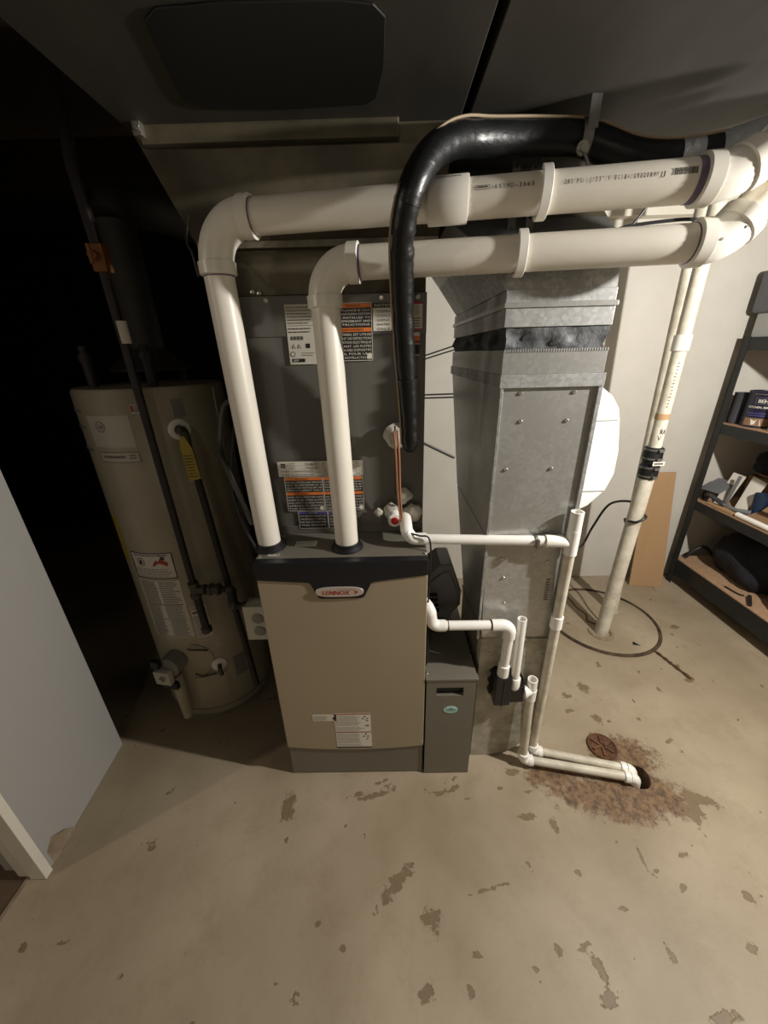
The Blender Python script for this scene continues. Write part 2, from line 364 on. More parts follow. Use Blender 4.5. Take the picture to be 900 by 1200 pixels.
# floor: a fine grid carrying the distance to every chip and rust stain, with the open drain hole
DRX, DRY, DRR = .71, -.02, .042
def floor_mesh():
    xs = np.concatenate([[-1.122], np.arange(-110, 203)/100.]); ys = np.concatenate([[-3, -1.6, -1.0], np.arange(-70, 119)/100.])
    X_, Y_ = np.meshgrid(xs, ys); V = [np.stack([X_.ravel(), Y_.ravel(), 0*X_.ravel()], 1)]
    nx, ny = len(xs), len(ys); F_ = []
    for j in range(ny-1):
        for i in range(nx-1):
            if xs[i] > DRX-.105 and xs[i+1] < DRX+.105 and ys[j] > DRY-.105 and ys[j+1] < DRY+.105: continue
            a = j*nx+i; F_.append((a, a+1, a+nx+1, a+nx))
    seg = 32; n0 = nx*ny; ang = np.arange(seg)*2*PI/seg+PI/4
    rx = DRX+DRR*(1+.06*np.sin(3*ang))*np.cos(ang); ry = DRY+DRR*(1+.05*np.cos(2*ang))*np.sin(ang)
    def ringv(x, y, z): V.append(np.stack([x, y, np.full(seg, z)], 1))
    q = .1/np.maximum(abs(np.cos(ang)), abs(np.sin(ang))); sx, sy = DRX+q*np.cos(ang), DRY+q*np.sin(ang)
    ringv(sx, sy, 0)
    for t_ in (.33, .66): ringv(sx+(rx-sx)*t_, sy+(ry-sy)*t_, 0)
    ringv(rx, ry, 0); ringv(rx, ry, -.005); ringv(rx*.97+DRX*.03, ry*.97+DRY*.03, -.14)
    for r in range(5):
        for k in range(seg): a = n0+r*seg+k; b_ = n0+r*seg+(k+1) % seg; F_.append((a, b_, b_+seg, a+seg))
    F_.append(tuple(range(n0+5*seg, n0+6*seg)))
    V = np.concatenate(V); n1 = len(V)
    V = np.concatenate([V, [(-4, .117, 0), (-1.122, .117, 0), (-1.122, 2.2, 0), (-4, 2.2, 0), (-1.122, 1.18, 0), (-.3, 1.18, 0), (-.3, 2.2, 0)]])
    F_ += [(n1, n1+1, n1+2, n1+3), (n1+4, n1+5, n1+6, n1+2)]
    me = bpy.data.meshes.new('floor'); me.from_pydata(V.tolist(), [], F_); me.update()
    for nm, L_ in (('chip', CHIPS), ('rust', RUST)):
        best = np.full(len(V), 6.)
        for x, y, a, b_, an in L_:
            dx, dy = V[:, 0]-x, V[:, 1]-y; c, s_ = math.cos(an), math.sin(an)
            best = np.minimum(best, np.hypot((dx*c+dy*s_)/a, (-dx*s_+dy*c)/b_))
        at = me.attributes.new(nm, 'FLOAT', 'POINT'); at.data.foreach_set('value', best.astype(np.float32))
    me.materials.append(M['floor']); o = bpy.data.objects.new('floor', me); COL.objects.link(o); WORLD[o.name] = Vector((0, 0, 0)); return o
struct(floor_mesh())
b = MB().box(-4, -1.122, -3, .03, -.02, -.004); struct(b.build('floor', 'brownfloor'))
# dirty gap line at the edge where the two floors meet is a thin trim strip
struct(MB().box(-1.127, -1.117, -1.5, -.256, -.006, .0012).build('trim_1', 'board'))
struct(MB().box(-.30, XR, YB, YB+.1, 0, ZC+.16).build('wall_back', 'wall_white'))
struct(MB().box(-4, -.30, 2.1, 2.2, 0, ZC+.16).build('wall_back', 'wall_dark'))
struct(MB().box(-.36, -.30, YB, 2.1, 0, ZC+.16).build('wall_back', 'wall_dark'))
struct(MB().box(XR, XR+.1, -3, YB, 0, ZC+.16).build('wall_right', 'wall_white'))
struct(MB().box(-4, XR, -3.1, -3, 0, ZC+.16).build('wall_front', 'wall_dim'))
# short wall end on the left, its face turned to the furnace
b = MB().prism([(-1.075, -.248), (-1.107, .119), (-1.22, .119), (-1.20, -.248)], 'z', .002, ZC+.16)
struct(b.build('wall_left_or_added_partition', 'wall_grey'))
struct(MB().box(-4, -1.20, .03, .119, 0, ZC+.16).build('wall_left_or_added_partition', 'wall_dark'))  # unseen partition, added to keep the hall lamp off the dark side
struct(MB().box(-1.22, -1.10, -3, -1.55, 0, ZC+.16).build('wall_left_or_added_partition', 'wall_grey'))
struct(MB().box(-4.1, -4, -3, 2.2, 0, ZC+.16).build('wall_left_or_added_partition', 'wall_dark'))
# torn corner at its foot: bare gypsum patch, thin
b = MB().prism([(-.248, .0), (-.150, .0), (-.150, .012), (-.172, .045), (-.205, .075), (-.235, .052), (-.248, .03)], 'x', -1.0825, -1.0765)
struct(b.build('trim_2', 'board'))
# door casing at the wall end, two stepped boards
struct(MB().box(-1.112, -1.066, -.268, -.246, .001, ZC).build('trim_3', 'casing', bevel=.002))
struct(MB().box(-1.150, -1.112, -.262, -.246, .001, ZC).build('trim_4', 'casing', bevel=.002))
# ceiling deck and joists
struct(MB().box(-4, XR, -3, 2.2, ZC+.16, ZC+.20).build('ceiling', 'ceiling'))
for i, y in enumerate([-2.6, -2.2, -1.8, -1.4, -1.0, -.6, -.2, .2, .6, 1.0]):
    struct(MB().box(-4, XR, y, y+.04, ZC, ZC+.16).build('ceiling', 'ceiling'))
struct(MB().box(.2, XR, YB-.05, YB, ZC-.10, ZC).build('trim_5', 'casing', bevel=.003))

# ================================================================== TRUNK DUCTS overhead
ZT = 1.72
t = thing('trunk_duct', 'wide dark sheet metal trunk duct overhead, left of the seam', 'duct', (-.26, .12, ZT))
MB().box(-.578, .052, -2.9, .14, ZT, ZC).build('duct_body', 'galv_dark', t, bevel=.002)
b = MB()
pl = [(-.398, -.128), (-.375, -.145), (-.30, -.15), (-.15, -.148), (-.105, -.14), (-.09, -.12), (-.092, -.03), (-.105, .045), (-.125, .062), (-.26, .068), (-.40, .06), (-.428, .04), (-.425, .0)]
b.prism(pl, 'z', ZT-.003, ZT).build('shadow_patch', 'patch', t, bevel=.001)  # dark sheet on the underside, standing in for a cast shadow
b = MB(); b.box(-.552, -.064, .105, .122, 1.692, 1.722).build('flange_bar', 'galv_dark2', t, bevel=.003)
b = MB(); b.box(-.556, -.540, .092, .107, 1.700, 1.728); b.lathe([(.006, 0), (.006, .008)], (-.545, .094, 1.712), (0, -1, 0), 10); b.build('corner_clip', 'screw', t, bevel=.001)
t = thing('trunk_duct', 'dark sheet metal trunk duct overhead, right of the seam', 'duct', (.5, .2, ZT))
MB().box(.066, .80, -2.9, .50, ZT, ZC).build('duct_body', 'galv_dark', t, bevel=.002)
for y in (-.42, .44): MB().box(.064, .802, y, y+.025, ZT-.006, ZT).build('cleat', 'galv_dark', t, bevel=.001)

# ================================================================== SUPPLY PLENUM above the coil
t = thing('supply_plenum', 'dull metal plenum between the coil cabinet and the trunk duct', 'duct', (-.23, .4, 1.445))
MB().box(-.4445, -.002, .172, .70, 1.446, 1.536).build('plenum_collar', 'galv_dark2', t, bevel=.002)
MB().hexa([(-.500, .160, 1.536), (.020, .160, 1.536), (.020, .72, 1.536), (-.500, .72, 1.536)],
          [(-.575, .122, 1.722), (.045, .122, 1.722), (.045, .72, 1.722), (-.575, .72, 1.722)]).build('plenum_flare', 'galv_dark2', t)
MB().box(-.502, .022, .155, .162, 1.536, 1.548).build('cleat', 'galv_dull', t, bevel=.001)
b = MB()
for x in (-.385, -.40): b.lathe([(.006, 0), (.006, .003), (.003, .005)], (x, .172, 1.452+abs(x+.385)*.2), (0, -1, 0), 8)
b.build('screw', 'screw', t)
tag(MB().tube(bez([(-.505, .150, 1.60), (-.512, .13, 1.545), (-.497, .11, 1.52), (-.484, .09, 1.475)], 6), .0022, 6).build('hanger_wire', 'strap'), 'thin bright wire bent beside the elbow of the left vent pipe', 'wire')

# ================================================================== COIL CABINET
CY = .167
t = thing('coil_cabinet', 'grey metal coil cabinet with warning labels standing on the furnace', 'cabinet', (-.222, .44, .838))
MB().box(-.4445, 0, CY, .70, .8385, 1.445).build('cabinet', 'coil_grey', t, bevel=.003)
MB().box(-.4445, 0, CY-.004, CY, 1.36, 1.445).build('top_panel', 'coil_grey', t, bevel=.001)
MB().box(-.4445, 0, CY-.003, CY, .8385, .862).build('bottom_lip', 'coil_grey', t, bevel=.001)
for x in (-.37, -.23, -.205, -.105, -.02):
    MB().lathe([(.006, 0), (.006, .002), (.004, .004)], (x, CY-.004, 1.436), (0, -1, 0), 12).build('screw', 'screw', t)
fm = fmap(CY-.0045)
# tall white rating label
o, p = label(t, fm, -.330, 1.298, -.262, 1.427, name='rating_label')
p.lines('inkgrey', -.326, 1.385, -.266, 1.424, 6, .3); p.rect('inkgrey', -.326, 1.382, -.266, 1.383)
p.lines('ink', -.326, 1.366, -.266, 1.38, 2, .3)
for k in range(11): p.rect('ink', -.322+k*.0028, 1.352, -.322+k*.0028+(.0011 if k % 3 else .0019), 1.360)
for u in (-.322, -.309): p.poly('ink', [(u, 1.334), (u+.009, 1.334), (u+.0045, 1.343)]); p.poly('paper', [(u+.002, 1.3352), (u+.007, 1.3352), (u+.0045, 1.3405)], .0012)
p.rect('ink', -.288, 1.334, -.278, 1.344); p.poly('ink', [(-.321+.006*math.cos(a*.524), 1.321+.006*math.sin(a*.524)) for a in range(12)]); p.poly('paper', [(-.321+.0045*math.cos(a*.524), 1.321+.0045*math.sin(a*.524)) for a in range(12)], .0012)
p.lines('inkgrey', -.300, 1.316, -.268, 1.326, 2, .3)
p.rect('ink', -.324, 1.303, -.293, 1.311); p.text('white', 'ADP', -.321, 1.3045, .0048, .0016); p.build(o)
# black warning label with orange heads
def warn_black(u0, v0, u1, v1, heads, rows, name='warning_label'):
    o, p = label(t, fm, u0, v0, u1, v1, 'ink', name); p.frame('white', u0, v0, u1, v1, .0012)
    for (vh, kk, words, uu) in heads:
        p.rect(kk, u0+.0012, vh, u1-.0012, vh+.0085, .0008)
        for wd_, ux in zip(words, uu): p.text('ink', wd_, ux, vh+.0018, .0052, .0016)
    for (va, vb, lst) in rows:
        n = len(lst); dv = (vb-va)/n
        for i, s_ in enumerate(lst): p.text('white', s_, u0+.003, vb-dv*(i+1)+dv*.2, dv*.62, .0016, width=(u1-u0)-.006)
    return o, p
o, p = warn_black(-.240, 1.303, -.128, 1.427, [(1.4165, 'orange', ['WARNING'], [-.188]), (1.3665, 'orange', ['AVERTISSEMENT'], [-.20])],
  [(1.378, 1.415, ['IF THIS APPLIANCE IS USED', 'LEAK MITIGATION SYSTEM', 'MUST BE INSTALLED TO', 'DETECT REFRIGERANT AND', 'SEE INSTRUCTIONS.']),
   (1.306, 1.365, ['SI CET APPAREIL EST UTILISE', 'EQUIPEMENT DE DETECTION', "L'ALIMENTATION ELECTRIQUE", 'REFRIGERANT. LES FUITES', 'DETECTION DES DISPOSITIFS', "APPAREIL POUR UNE", "VOIR LES INSTRUCTIONS."])])
p.rect('white', -.142, 1.307, -.1305, 1.3185, .002)
for k in range(14): rr_ = random.Random(k); p.rect('ink', -.141+rr_.randrange(5)*.002, 1.308+rr_.randrange(5)*.002, -.139+rr_.randrange(5)*.002, 1.31+rr_.randrange(5)*.002, .0026) if False else None
p.build(o)
# notice label
o, p = label(t, fm, -.126, 1.366, -.076, 1.425, 'white', 'notice_label'); p.frame('ink', -.126, 1.366, -.076, 1.425, .0008)
p.rect('ink', -.126, 1.415, -.076, 1.425, .0008); p.text('white', 'NOTICE', -.1215, 1.4175, .0055, .0016, width=.040)
for i, s_ in enumerate(['CLEAN', 'COILS', 'USING', 'WATER', 'ONLY']):
    p.text('ink', s_, -.1165, 1.4055-i*.0092, .0056, .0012, width=.031)
p.build(o)
# small labels right of the line set
o, p = label(t, fm, -.040, 1.366, -.010, 1.426, 'paper', 'spec_label'); p.rect('red', -.040, 1.366, -.010, 1.370); p.rect('red', -.040, 1.421, -.010, 1.426); p.lines('inkgrey', -.037, 1.398, -.013, 1.419, 5, .4); p.lines('ink', -.037, 1.373, -.013, 1.395, 4, .35); p.build(o)
o, p = label(t, fm, -.034, 1.312, -.016, 1.362, 'white', 'caution_label'); p.rect('orange', -.034, 1.346, -.016, 1.354); p.rect('red', -.034, 1.338, -.016, 1.345); p.rect('ink', -.034, 1.314, -.016, 1.336); p.build(o)
# charge table
o, p = label(t, fm, -.397, 1.013, -.165, 1.055, 'white', 'charge_table_label')
rows = [('Charge (lb)', '20', -.322), ('Charge (kg)', '9.1', -.322), ('Minimum Conditioned Area (ft2)', '140', -.390), ('Minimum Conditioned Area (m2)', '13.0', -.390)]
for i, (a_, b_, ux) in enumerate(rows):
    v = 1.0455-i*.0097; p.text('ink', a_, ux if i > 1 else -.322, v, .0055, .0012, width=.090 if i > 1 else .036)
    p.text('ink', b_, -.276, v, .0055); p.text('ink', ['30', '13.6', '210', '19.5'][i], -.186, v, .0055); p.text('ink', ['28', '12.7', '196', '18.2'][i], -.212, v, .0055)
    p.rect('inkgrey', -.397, v-.0022, -.165, v-.0018)
for u in (-.283, -.252, -.222, -.195): p.rect('inkgrey', u, 1.013, u+.0005, 1.055)
p.rect('ink', -.388, 1.037, -.376, 1.050)
for k in range(6): p.rect('white', -.3865+(k % 3)*.0035, 1.0385+(k//3)*.005, -.385+(k % 3)*.0035, 1.041+(k//3)*.005, .0016)
p.lines('inkgrey', -.368, 1.035, -.345, 1.053, 3, .2); p.build(o)
# two column black/orange warning block
for (u0, u1) in ((-.383, -.2785), (-.2765, -.167)):
    o, p = warn_black(u0, .911, u1, 1.012, [(1.0015, 'orange', ['WARNING' if u0 < -.3 else 'AVERTISSEMENT'], [u0+.03]), (.9585, 'orange', ['WARNING' if u0 < -.3 else 'AVERTISSEMENT'], [u0+.03])],
      [(.969, 1.0, ['INSTALLATION AND SERVICE', 'MUST BE PERFORMED BY A', 'QUALIFIED INSTALLER OR', 'SERVICE AGENCY ONLY.'] if u0 < -.3 else ["L'INSTALLATION ET L'ENTRETIEN", 'DOIVENT ETRE EFFECTUES', 'PAR UN INSTALLATEUR', 'QUALIFIE SEULEMENT.']),
       (.914, .957, ['SHEET METAL PARTS MAY HAVE', 'SHARP EDGES. WEAR GLOVES', 'AND SAFETY GLASSES WHEN', 'HANDLING OR SERVICING', 'THIS EQUIPMENT.'] if u0 < -.3 else ['LES PIECES DE TOLE PEUVENT', 'AVOIR DES BORDS COUPANTS', 'PORTER DES GANTS ET', 'DES LUNETTES POUR', 'MANIPULER CET APPAREIL.'])])
    p.rect('white', u1-.013, .914, u1-.003, .924, .002); p.build(o)
for (u0, u1) in ((-.356, -.2725), (-.2705, -.190)):
    o, p = label(t, fm, u0, .855, u1, .909, 'ink', 'notice_label'); p.frame('white', u0, .855, u1, .909, .0011); p.rect('purple', u0+.0012, .900, u1-.0012, .9075, .0008)
    p.text('white', 'NOTICE' if u0 < -.3 else 'AVIS', u0+.03, .9015, .0048, .0016)
    for i, s_ in enumerate(['IT IS THE RESPONSIBILITY OF', 'THE INSTALLER TO VERIFY ALL', 'PARTS ARE COMPATIBLE WITH', 'THIS SYSTEM.'] if u0 < -.3 else ["L'INSTALLATEUR DOIT VERIFIER", 'QUE TOUTES LES PIECES', 'SONT COMPATIBLES AVEC', 'CE SYSTEME.']):
        p.text('white', s_, u0+.004, .892-i*.0095, .0052, .0016, width=(u1-u0)-.01)
    p.build(o)
# sealant lumps where the lines enter, drain ports
def lump(name, c, r, parent, m='sealant', seed=0, flat=.6):
    rnd = random.Random(seed); b = MB(); rings = []; n = 14; c = Vector(c)
    for i in range(8):
        th = PI*i/7; rings.append([c+Vector((r*max(.02, math.sin(th))*math.cos(2*PI*k/n)*(1+.25*rnd.uniform(-1, 1)), r*flat*-math.cos(th), r*max(.02, math.sin(th))*math.sin(2*PI*k/n)*(1+.25*rnd.uniform(-1, 1)))) for k in range(n)])
    b.loft(rings); return b.build(name, m, parent, smooth=60)
lump('sealant_lump', (-.075, .150, 1.118), .032, t, seed=1)
lump('sealant_lump', (-.055, .150, .955), .022, t, seed=2)
lump('sealant_lump', (-.085, .152, .908), .026, t, seed=3)
lump('sealant_lump', (-.030, .150, .902), .026, t, seed=5)
lump('sealant_lump', (-.125, .152, .905), .014, t, seed=4)
b = MB().tube([(-.082, .16, .898), (-.082, .108, .898)], .0185, 22).build('drain_port', 'pvc_white', t, bevel=.001)
b = MB().tube([(-.082, .12, .898), (-.082, .104, .898)], .0105, 16).build('drain_cap', 'redcap', t, bevel=.0008); b['label'] = 'red cap in the white port'

# ================================================================== FURNACE
t = thing('furnace', 'beige and grey furnace cabinet with black top trim and oval badge', 'furnace', (-.222, .36, 0))
MB().box(-.4445, -.0005, .021, .715, .0, .836).build('cabinet', 'furn_grey', t, bevel=.004)
MB().box(-.4425, -.002, .006, .0212, .004, .150).build('lower_panel', 'furn_grey', t, bevel=.002)
b = MB(); n = 14; pts = [(-.444+.443*i/n, .125+.016*((i/n-.5)*2)**2) for i in range(n+1)]
b.prism(pts+[(-.001, .800), (-.444, .800)], 'y', 0, .0205).build('door_panel', 'furn_beige', t, bevel=.003)
tr = [(-.4445, .838), (-.4445, .787), (-.312, .777), (-.306, .774), (-.288, .730), (-.280, .7265), (-.176, .7265), (-.167, .730), (-.147, .772), (-.141, .776), (0, .794), (0, .838)]
MB().prism(list(reversed(tr)), 'y', -.0045, .0211).build('top_trim', 'trim_black', t, bevel=.0025)
MB().box(-.4445, 0, .0215, .165, .8362, .8382).build('deck', 'furn_grey', t, bevel=.0008)
# oval badge
b = MB(); c = (-.2305, .7505); ov = [(c[0]+.063*abs(math.cos(a))**.6*(1 if math.cos(a) > 0 else -1), c[1]+.0155*abs(math.sin(a))**.8*(1 if math.sin(a) > 0 else -1)) for a in [2*PI*k/36+.01 for k in range(36)]]
bd = b.prism(ov, 'y', -.0085, -.0046).build('badge', 'badge', t, bevel=.0015)
p = Print(fmap(-.0086)); p.text('red', 'LENNOX', c[0]-.047, c[1]-.0078, .0135, .0004, width=.072, shear=.2, bold=.0012)
sw = [(c[0]+.012+.042*u, c[1]+.0065+.0012*math.sin(u*3)) for u in (0, .5, 1)]
p.poly('red', [(c[0]+.036, c[1]+.0075), (c[0]+.050, c[1]), (c[0]+.036, c[1]-.0085), (c[0]+.042, c[1])]); p.poly('red', [(c[0]-.01, c[1]+.0095), (c[0]+.036, c[1]+.0085), (c[0]+.036, c[1]+.0074), (c[0]-.01, c[1]+.009)])
p.build(bd, 'lettering')
# door labels
fm = fmap(0)
o, p = label(t, fm, -.349, .262, -.275, .290, 'paper', 'rating_label'); p.lines('inkgrey', -.345, .266, -.298, .287, 5, .22); p.rect('ink', -.285, .268, -.279, .280); p.build(o)
o, p = label(t, fm, -.281, .214, -.168, .294, 'white', 'instruction_label'); p.rect('red', -.281, .290, -.168, .294); p.lines('inkgrey', -.278, .240, -.200, .287, 9, .25); p.lines('inkgrey', -.278, .216, -.19, .237, 4, .25)
for q in ((-.186, .281), (-.192, .272), (-.179, .272), (-.179, .263)): p.rect('ink', q[0]-.003, q[1]-.002, q[0]+.003, q[1]+.002)
p.rect('inkgrey', -.185, .238, -.174, .243); p.build(o)
o, p = label(t, fm, -.281, .134, -.168, .212, 'white', 'instruction_label'); p.rect('ink', -.281, .136, -.168, .142); p.rect('red', -.281, .2085, -.168, .212); p.lines('inkgrey', -.278, .160, -.197, .206, 9, .25); p.lines('inkgrey', -.278, .145, -.185, .158, 2, .25)
for q in ((-.186, .201), (-.192, .191), (-.179, .191), (-.181, .179)): p.rect('ink', q[0]-.003, q[1]-.002, q[0]+.003, q[1]+.002)
p.build(o)
o, p = label(t, zmap(.8384), -.357, .083, -.298, .113, 'paper', 'deck_label'); p.lines('inkgrey', -.354, .086, -.302, .110, 6, .2); p.build(o)
o, p = label(t, zmap(.8384), -.417, .033, -.388, .043, 'white', 'serial_label'); p.lines('ink', -.414, .0355, -.397, .0405, 1, .7, .001, 0); p.rect('ink', -.394, .035, -.389, .041); p.build(o)
P1 = (-.424, .084); P2 = (-.212, .075)
for q in (P1, P2):
    MB().lathe([(.043, 0), (.043, .004), (.036, .010), (.036, .018), (.030, .018), (.030, 0)], (q[0], q[1], .8384), seg=28).build('pipe_gasket', 'rubber', t)
for q in ((-.438, .03), (-.438, .155), (-.006, .03)):
    MB().lathe([(.0045, 0), (.0045, .002), (.003, .0035)], (q[0], q[1], .8382), seg=10).build('screw', 'screw', t)

# electrical box and conduit on the furnace's left side
t = thing('outlet_box', 'small grey outlet box with round receptacle on the left side of the furnace', 'outlet', (-.485, .08, .53))
MB().box(-.528, -.446, .075, .125, .535, .645).build('box', 'galv_dull', t, bevel=.003)
b = MB().box(-.530, -.452, .068, .075, .530, .650).build('cover', 'heater_pl', t, bevel=.002)
for z in (.565, .61): MB().lathe([(.017, 0), (.017, .003), (.012, .004)], (-.490, .068, z), (0, -1, 0), 18).build('socket', 'heater_gr', b)
tag(MB().tube(bez([(-.468, .10, .90), (-.520, .13, 1.05), (-.545, .17, 1.10), (-.53, .19, 1.19), (-.50, .19, 1.22)], 8)+[], .007, 8).build('flexible_conduit', 'cable_grey'), 'grey flexible conduit looping up beside the left vent pipe', 'conduit')
tag(MB().tube(bez([(-.452, .060, .842), (-.475, .07, .90), (-.512, .12, 1.00), (-.500, .15, 1.12), (-.485, .19, 1.20)], 8), .0045, 8).build('control_cable', 'cable_black'), 'thin black cable looping between left vent pipe and water heater', 'cable')

# ================================================================== VENT PIPES
PR = .0302; HR = .0365
def fit_ring(b, p, d, r=HR, l=.022): 
    p = Vector(p); d = Vector(d).normalized(); b.lathe([(r-.003, 0), (r, .002), (r, l-.001), (r-.003, l)], p-d*l/2, d, 28)
def elbow(name, corner, din, dout, R, parent, m='pvc_fit', r=.0335, l=.024):
    a = arc(corner, din, dout, R, 12); b = MB().tube(a, r, 24)
    fit_ring(b, Vector(a[0])-Vector(din).normalized()*l*.2, din, HR+(r-.0335)*1, l); fit_ring(b, Vector(a[-1])+Vector(dout).normalized()*l*.2, dout, HR+(r-.0335)*1, l)
    o = b.build(name, m, parent); return o, Vector(a[0]), Vector(a[-1])
def pipe(a, b_, parent, r=PR, m='pvc', name='pipe', seg=28): return MB().tube([a, b_], r, seg).build(name, m, parent)
def primer(p, d, parent, r=PR+.0006, l=.008): 
    p = Vector(p); d = Vector(d).normalized(); return MB().tube([p-d*l/2, p+d*l/2], r, 24).build('primer_ring', 'primer', parent)
t = thing('vent_pipe', 'thick cream vent pipe rising from the left of the furnace top, upper run', 'pipe', (P1[0], P1[1], .84))
A = Vector((-.438, .078, 1.565)); B = Vector((.425, -.045, 1.565)); d1 = (B-A).normalized(); B = A+d1*.905
up = (A-Vector((P1[0], P1[1], .84))).normalized()
e, s0, e0 = elbow('elbow', A, up, d1, .075, t)
pipe((P1[0], P1[1], .842), s0, t); 
d2 = Vector((.70, -.06, .40)).normalized(); e2, s1, e1 = elbow('elbow', B, d1, d2, .10, t)
K0 = A+d1*.430; K1 = A+d1*.494
pipe(e0, K0, t); pipe(K0, s1, t)
b = MB().lathe([(.0345, 0), (.0355, .002), (.0355, .068), (.0345, .070)], K0-d1*.004, d1, 28); cp = b.build('coupling', 'pvc_fit', t)
pipe(e1, Vector(e1)+d2*.17, t)
MB().lathe([(.0345, 0), (.0365, .002), (.0365, .058), (.0345, .060)], Vector(e1)+d2*.040, d2, 28).build('coupling', 'pvc_fit', t)
primer(s1-d1*.02, d1, t, l=.016); primer(e0+d1*.018, d1, t, l=.003); primer(s0-up*.018, up, t, l=.003)
# printed line on the pipe
bas = d1; vb = Vector((0, 0, 1)); nb = bas.cross(vb).normalized() 
if nb.y > 0: nb = -nb
def pmap(org, ax, ang0, r):
    side = Vector((0, 0, 1)).cross(ax)
    if side.y > 0: side = -side
    upv = Vector((0, 0, 1))
    def mp(u, v, w):
        a = ang0+v/r; return tuple(org+ax*u+(side*math.cos(a)+upv*math.sin(a))*(r+w))
    return mp
p = Print(pmap(A, d1, .12, PR+.0003))
p.mono('pvcmark', 'ASTMD-2665', .537, -.001, .0062, .0066); p.mono('pvcmark', '280 PSI @ 73\u00b0 F FG 3A 050200AM J', .648, -.003, .0066, .00475)
for k in range(16): p.rect('pvcmark', .812+k*.0021, -.003, .8132+k*.0021+(.0005 if k % 3 == 0 else 0), .006, .0005)
p.frame('pvcmark', .506, -.001, .530, .005, .0007, .0005); p.lines('pvcmark', .509, .0004, .527, .0038, 1, .6, .0006, 0)
p.build(t, 'lettering')
p = Print(pmap(K0, d1, .75, .0358)); p.lines('pvcmark', .010, 0, .052, .004, 1, .6, .0004, 0); p.build(cp, 'lettering')
t = thing('vent_pipe', 'thick cream vent pipe rising from the middle of the furnace top, lower run', 'pipe', (P2[0], P2[1], .84))
A2 = Vector((-.223, .072, 1.485)); B2 = Vector((.468, -.018, 1.485)); q1 = (B2-A2).normalized(); B2 = A2+q1*.725; up2 = (A2-Vector((P2[0], P2[1], .84))).normalized()
e, s0, e0 = elbow('elbow', A2, up2, q1, .06, t); pipe((P2[0], P2[1], .842), s0, t)
q2 = Vector((.60, 0, .70)).normalized(); e2, s1, e1 = elbow('elbow', B2, q1, q2, .065, t, r=.0345); pipe(e0, s1, t); pipe(e1, e1+q2*.21, t)
primer(e0+q1*.018, q1, t, l=.006); primer(s1-q1*.018, q1, t, l=.003)
pa = arc(B2, q1, q2, .065, 12)
for k in (2, 10):
    c_ = pa[k]+Vector((0, -.0338, -.003)); MB().lathe([(.0022, 0), (.0022, .0015)], c_, (0, -1, 0), 8).build('mould_mark', 'inkgrey', t)
# plastic pipe hooks: ring round the pipe with an arm nailed up
def hook(c, ax, lab, r, z1):
    t = thing('pipe_hook', lab, 'hook', (c[0], c[1], c[2]), 'white plastic hooks holding the vent pipes')
    b = MB(); ax = Vector(ax).normalized(); c = Vector(c)
    rings = []
    n = 26
    for i in range(n+1):
        a = -PI*1.12+PI*1.5*i/n; dd = Vector((0, -1, 0))*math.cos(a)+Vector((0, 0, 1))*math.sin(a); dd = (dd-ax*dd.dot(ax)).normalized()
        rings.append([c+dd*(r+.001)-ax*.008, c+dd*(r+.001)+ax*.008, c+dd*(r+.008)+ax*.008, c+dd*(r+.008)-ax*.008])
    b.loft(rings); b.build('hook_band', 'pvc_white', t, bevel=.001)
    b = MB().box(c.x-.010, c.x+.010, c.y+r-.004, c.y+r+.006, c.z, z1).build('hook_arm', 'pvc_white', t, bevel=.001)
hook(A+d1*.622, d1, 'white plastic pipe hook around the upper cream vent run', PR+.0006, 1.60)
hook(A2+q1*.385, q1, 'white plastic pipe hook around the lower cream vent run', PR+.0006, 1.52)
def hanger(x, y, z0, z1, lab, holes=5):
    b = MB(); t = thing('strap_hanger', lab, 'strap', (x, y, z1))
    # perforated strap: two rails and cross bars leave real holes
    b.box(x-.008, x-.003, y, y+.0012, z0, z1); b.box(x+.003, x+.008, y, y+.0012, z0, z1)
    z = z0
    while z < z1: b.box(x-.003, x+.003, y, y+.0012, z, min(z+.018, z1)); z += .026
    b.build('strap', 'strap', t)
hanger(.205, .125, 1.52, 1.72, 'perforated metal strap hanging behind the upper vent pipe, right one')
hanger(.168, .125, 1.50, 1.72, 'perforated metal strap reaching down between both vent pipes, left one')
tag(MB().tube([(.262, .062, 1.650), (.268, .05, 1.635), (.285, .045, 1.600)], .003, 8).build('bent_nail', 'strap'), 'short bent metal rod beneath the line set strap', 'nail')

# ================================================================== REFRIGERANT LINE SET
t = thing('refrigerant_line', 'black foam insulated refrigerant line bending down in front of the coil cabinet', 'pipe', (-.06, .06, 1.08))
path = bez([(-.041, .100, 1.093), (-.046, .085, 1.195), (-.058, .05, 1.34), (-.064, .01, 1.443), (-.064, -.032, 1.513), (-.050, -.048, 1.565), (-.017, -.022, 1.616), (.028, .02, 1.650), (.073, .055, 1.665), (.174, .085, 1.676), (.276, .085, 1.671), (.355, .068, 1.640), (.41, .058, 1.630), (.464, .052, 1.631), (.515, .04, 1.636), (.60, .015, 1.652), (.78, -.02, 1.67)], 10)
rnd = random.Random(3); rr = []
for i, q in enumerate(path):
    base = .0215 if i < 40 else .0215+min(1, (i-40)/40)*.0055
    rr.append(base*(1+(.085*rnd.uniform(-1, 1) if 4 < i < 46 else .01*rnd.uniform(-1, 1))))
rr[0] = .012; rr[1] = .018
MB().tube(path, rr, 26).build('foam_sleeve', 'foam', t, smooth=70)
for i in range(3):
    i0 = (124, 14, 46)[i]; seg_ = path[i0:i0+(8 if i == 0 else 2)]
    MB().tube(seg_, [.0277]*len(seg_) if i == 0 else [.0235]*len(seg_), 26).build('foil_tape' if i == 0 else 'tape_band', 'tape' if i == 0 else 'foam', t)
seg_ = path[137:158]; MB().tube(seg_, .0277, 26).build('foil_wrap', 'tape', t)
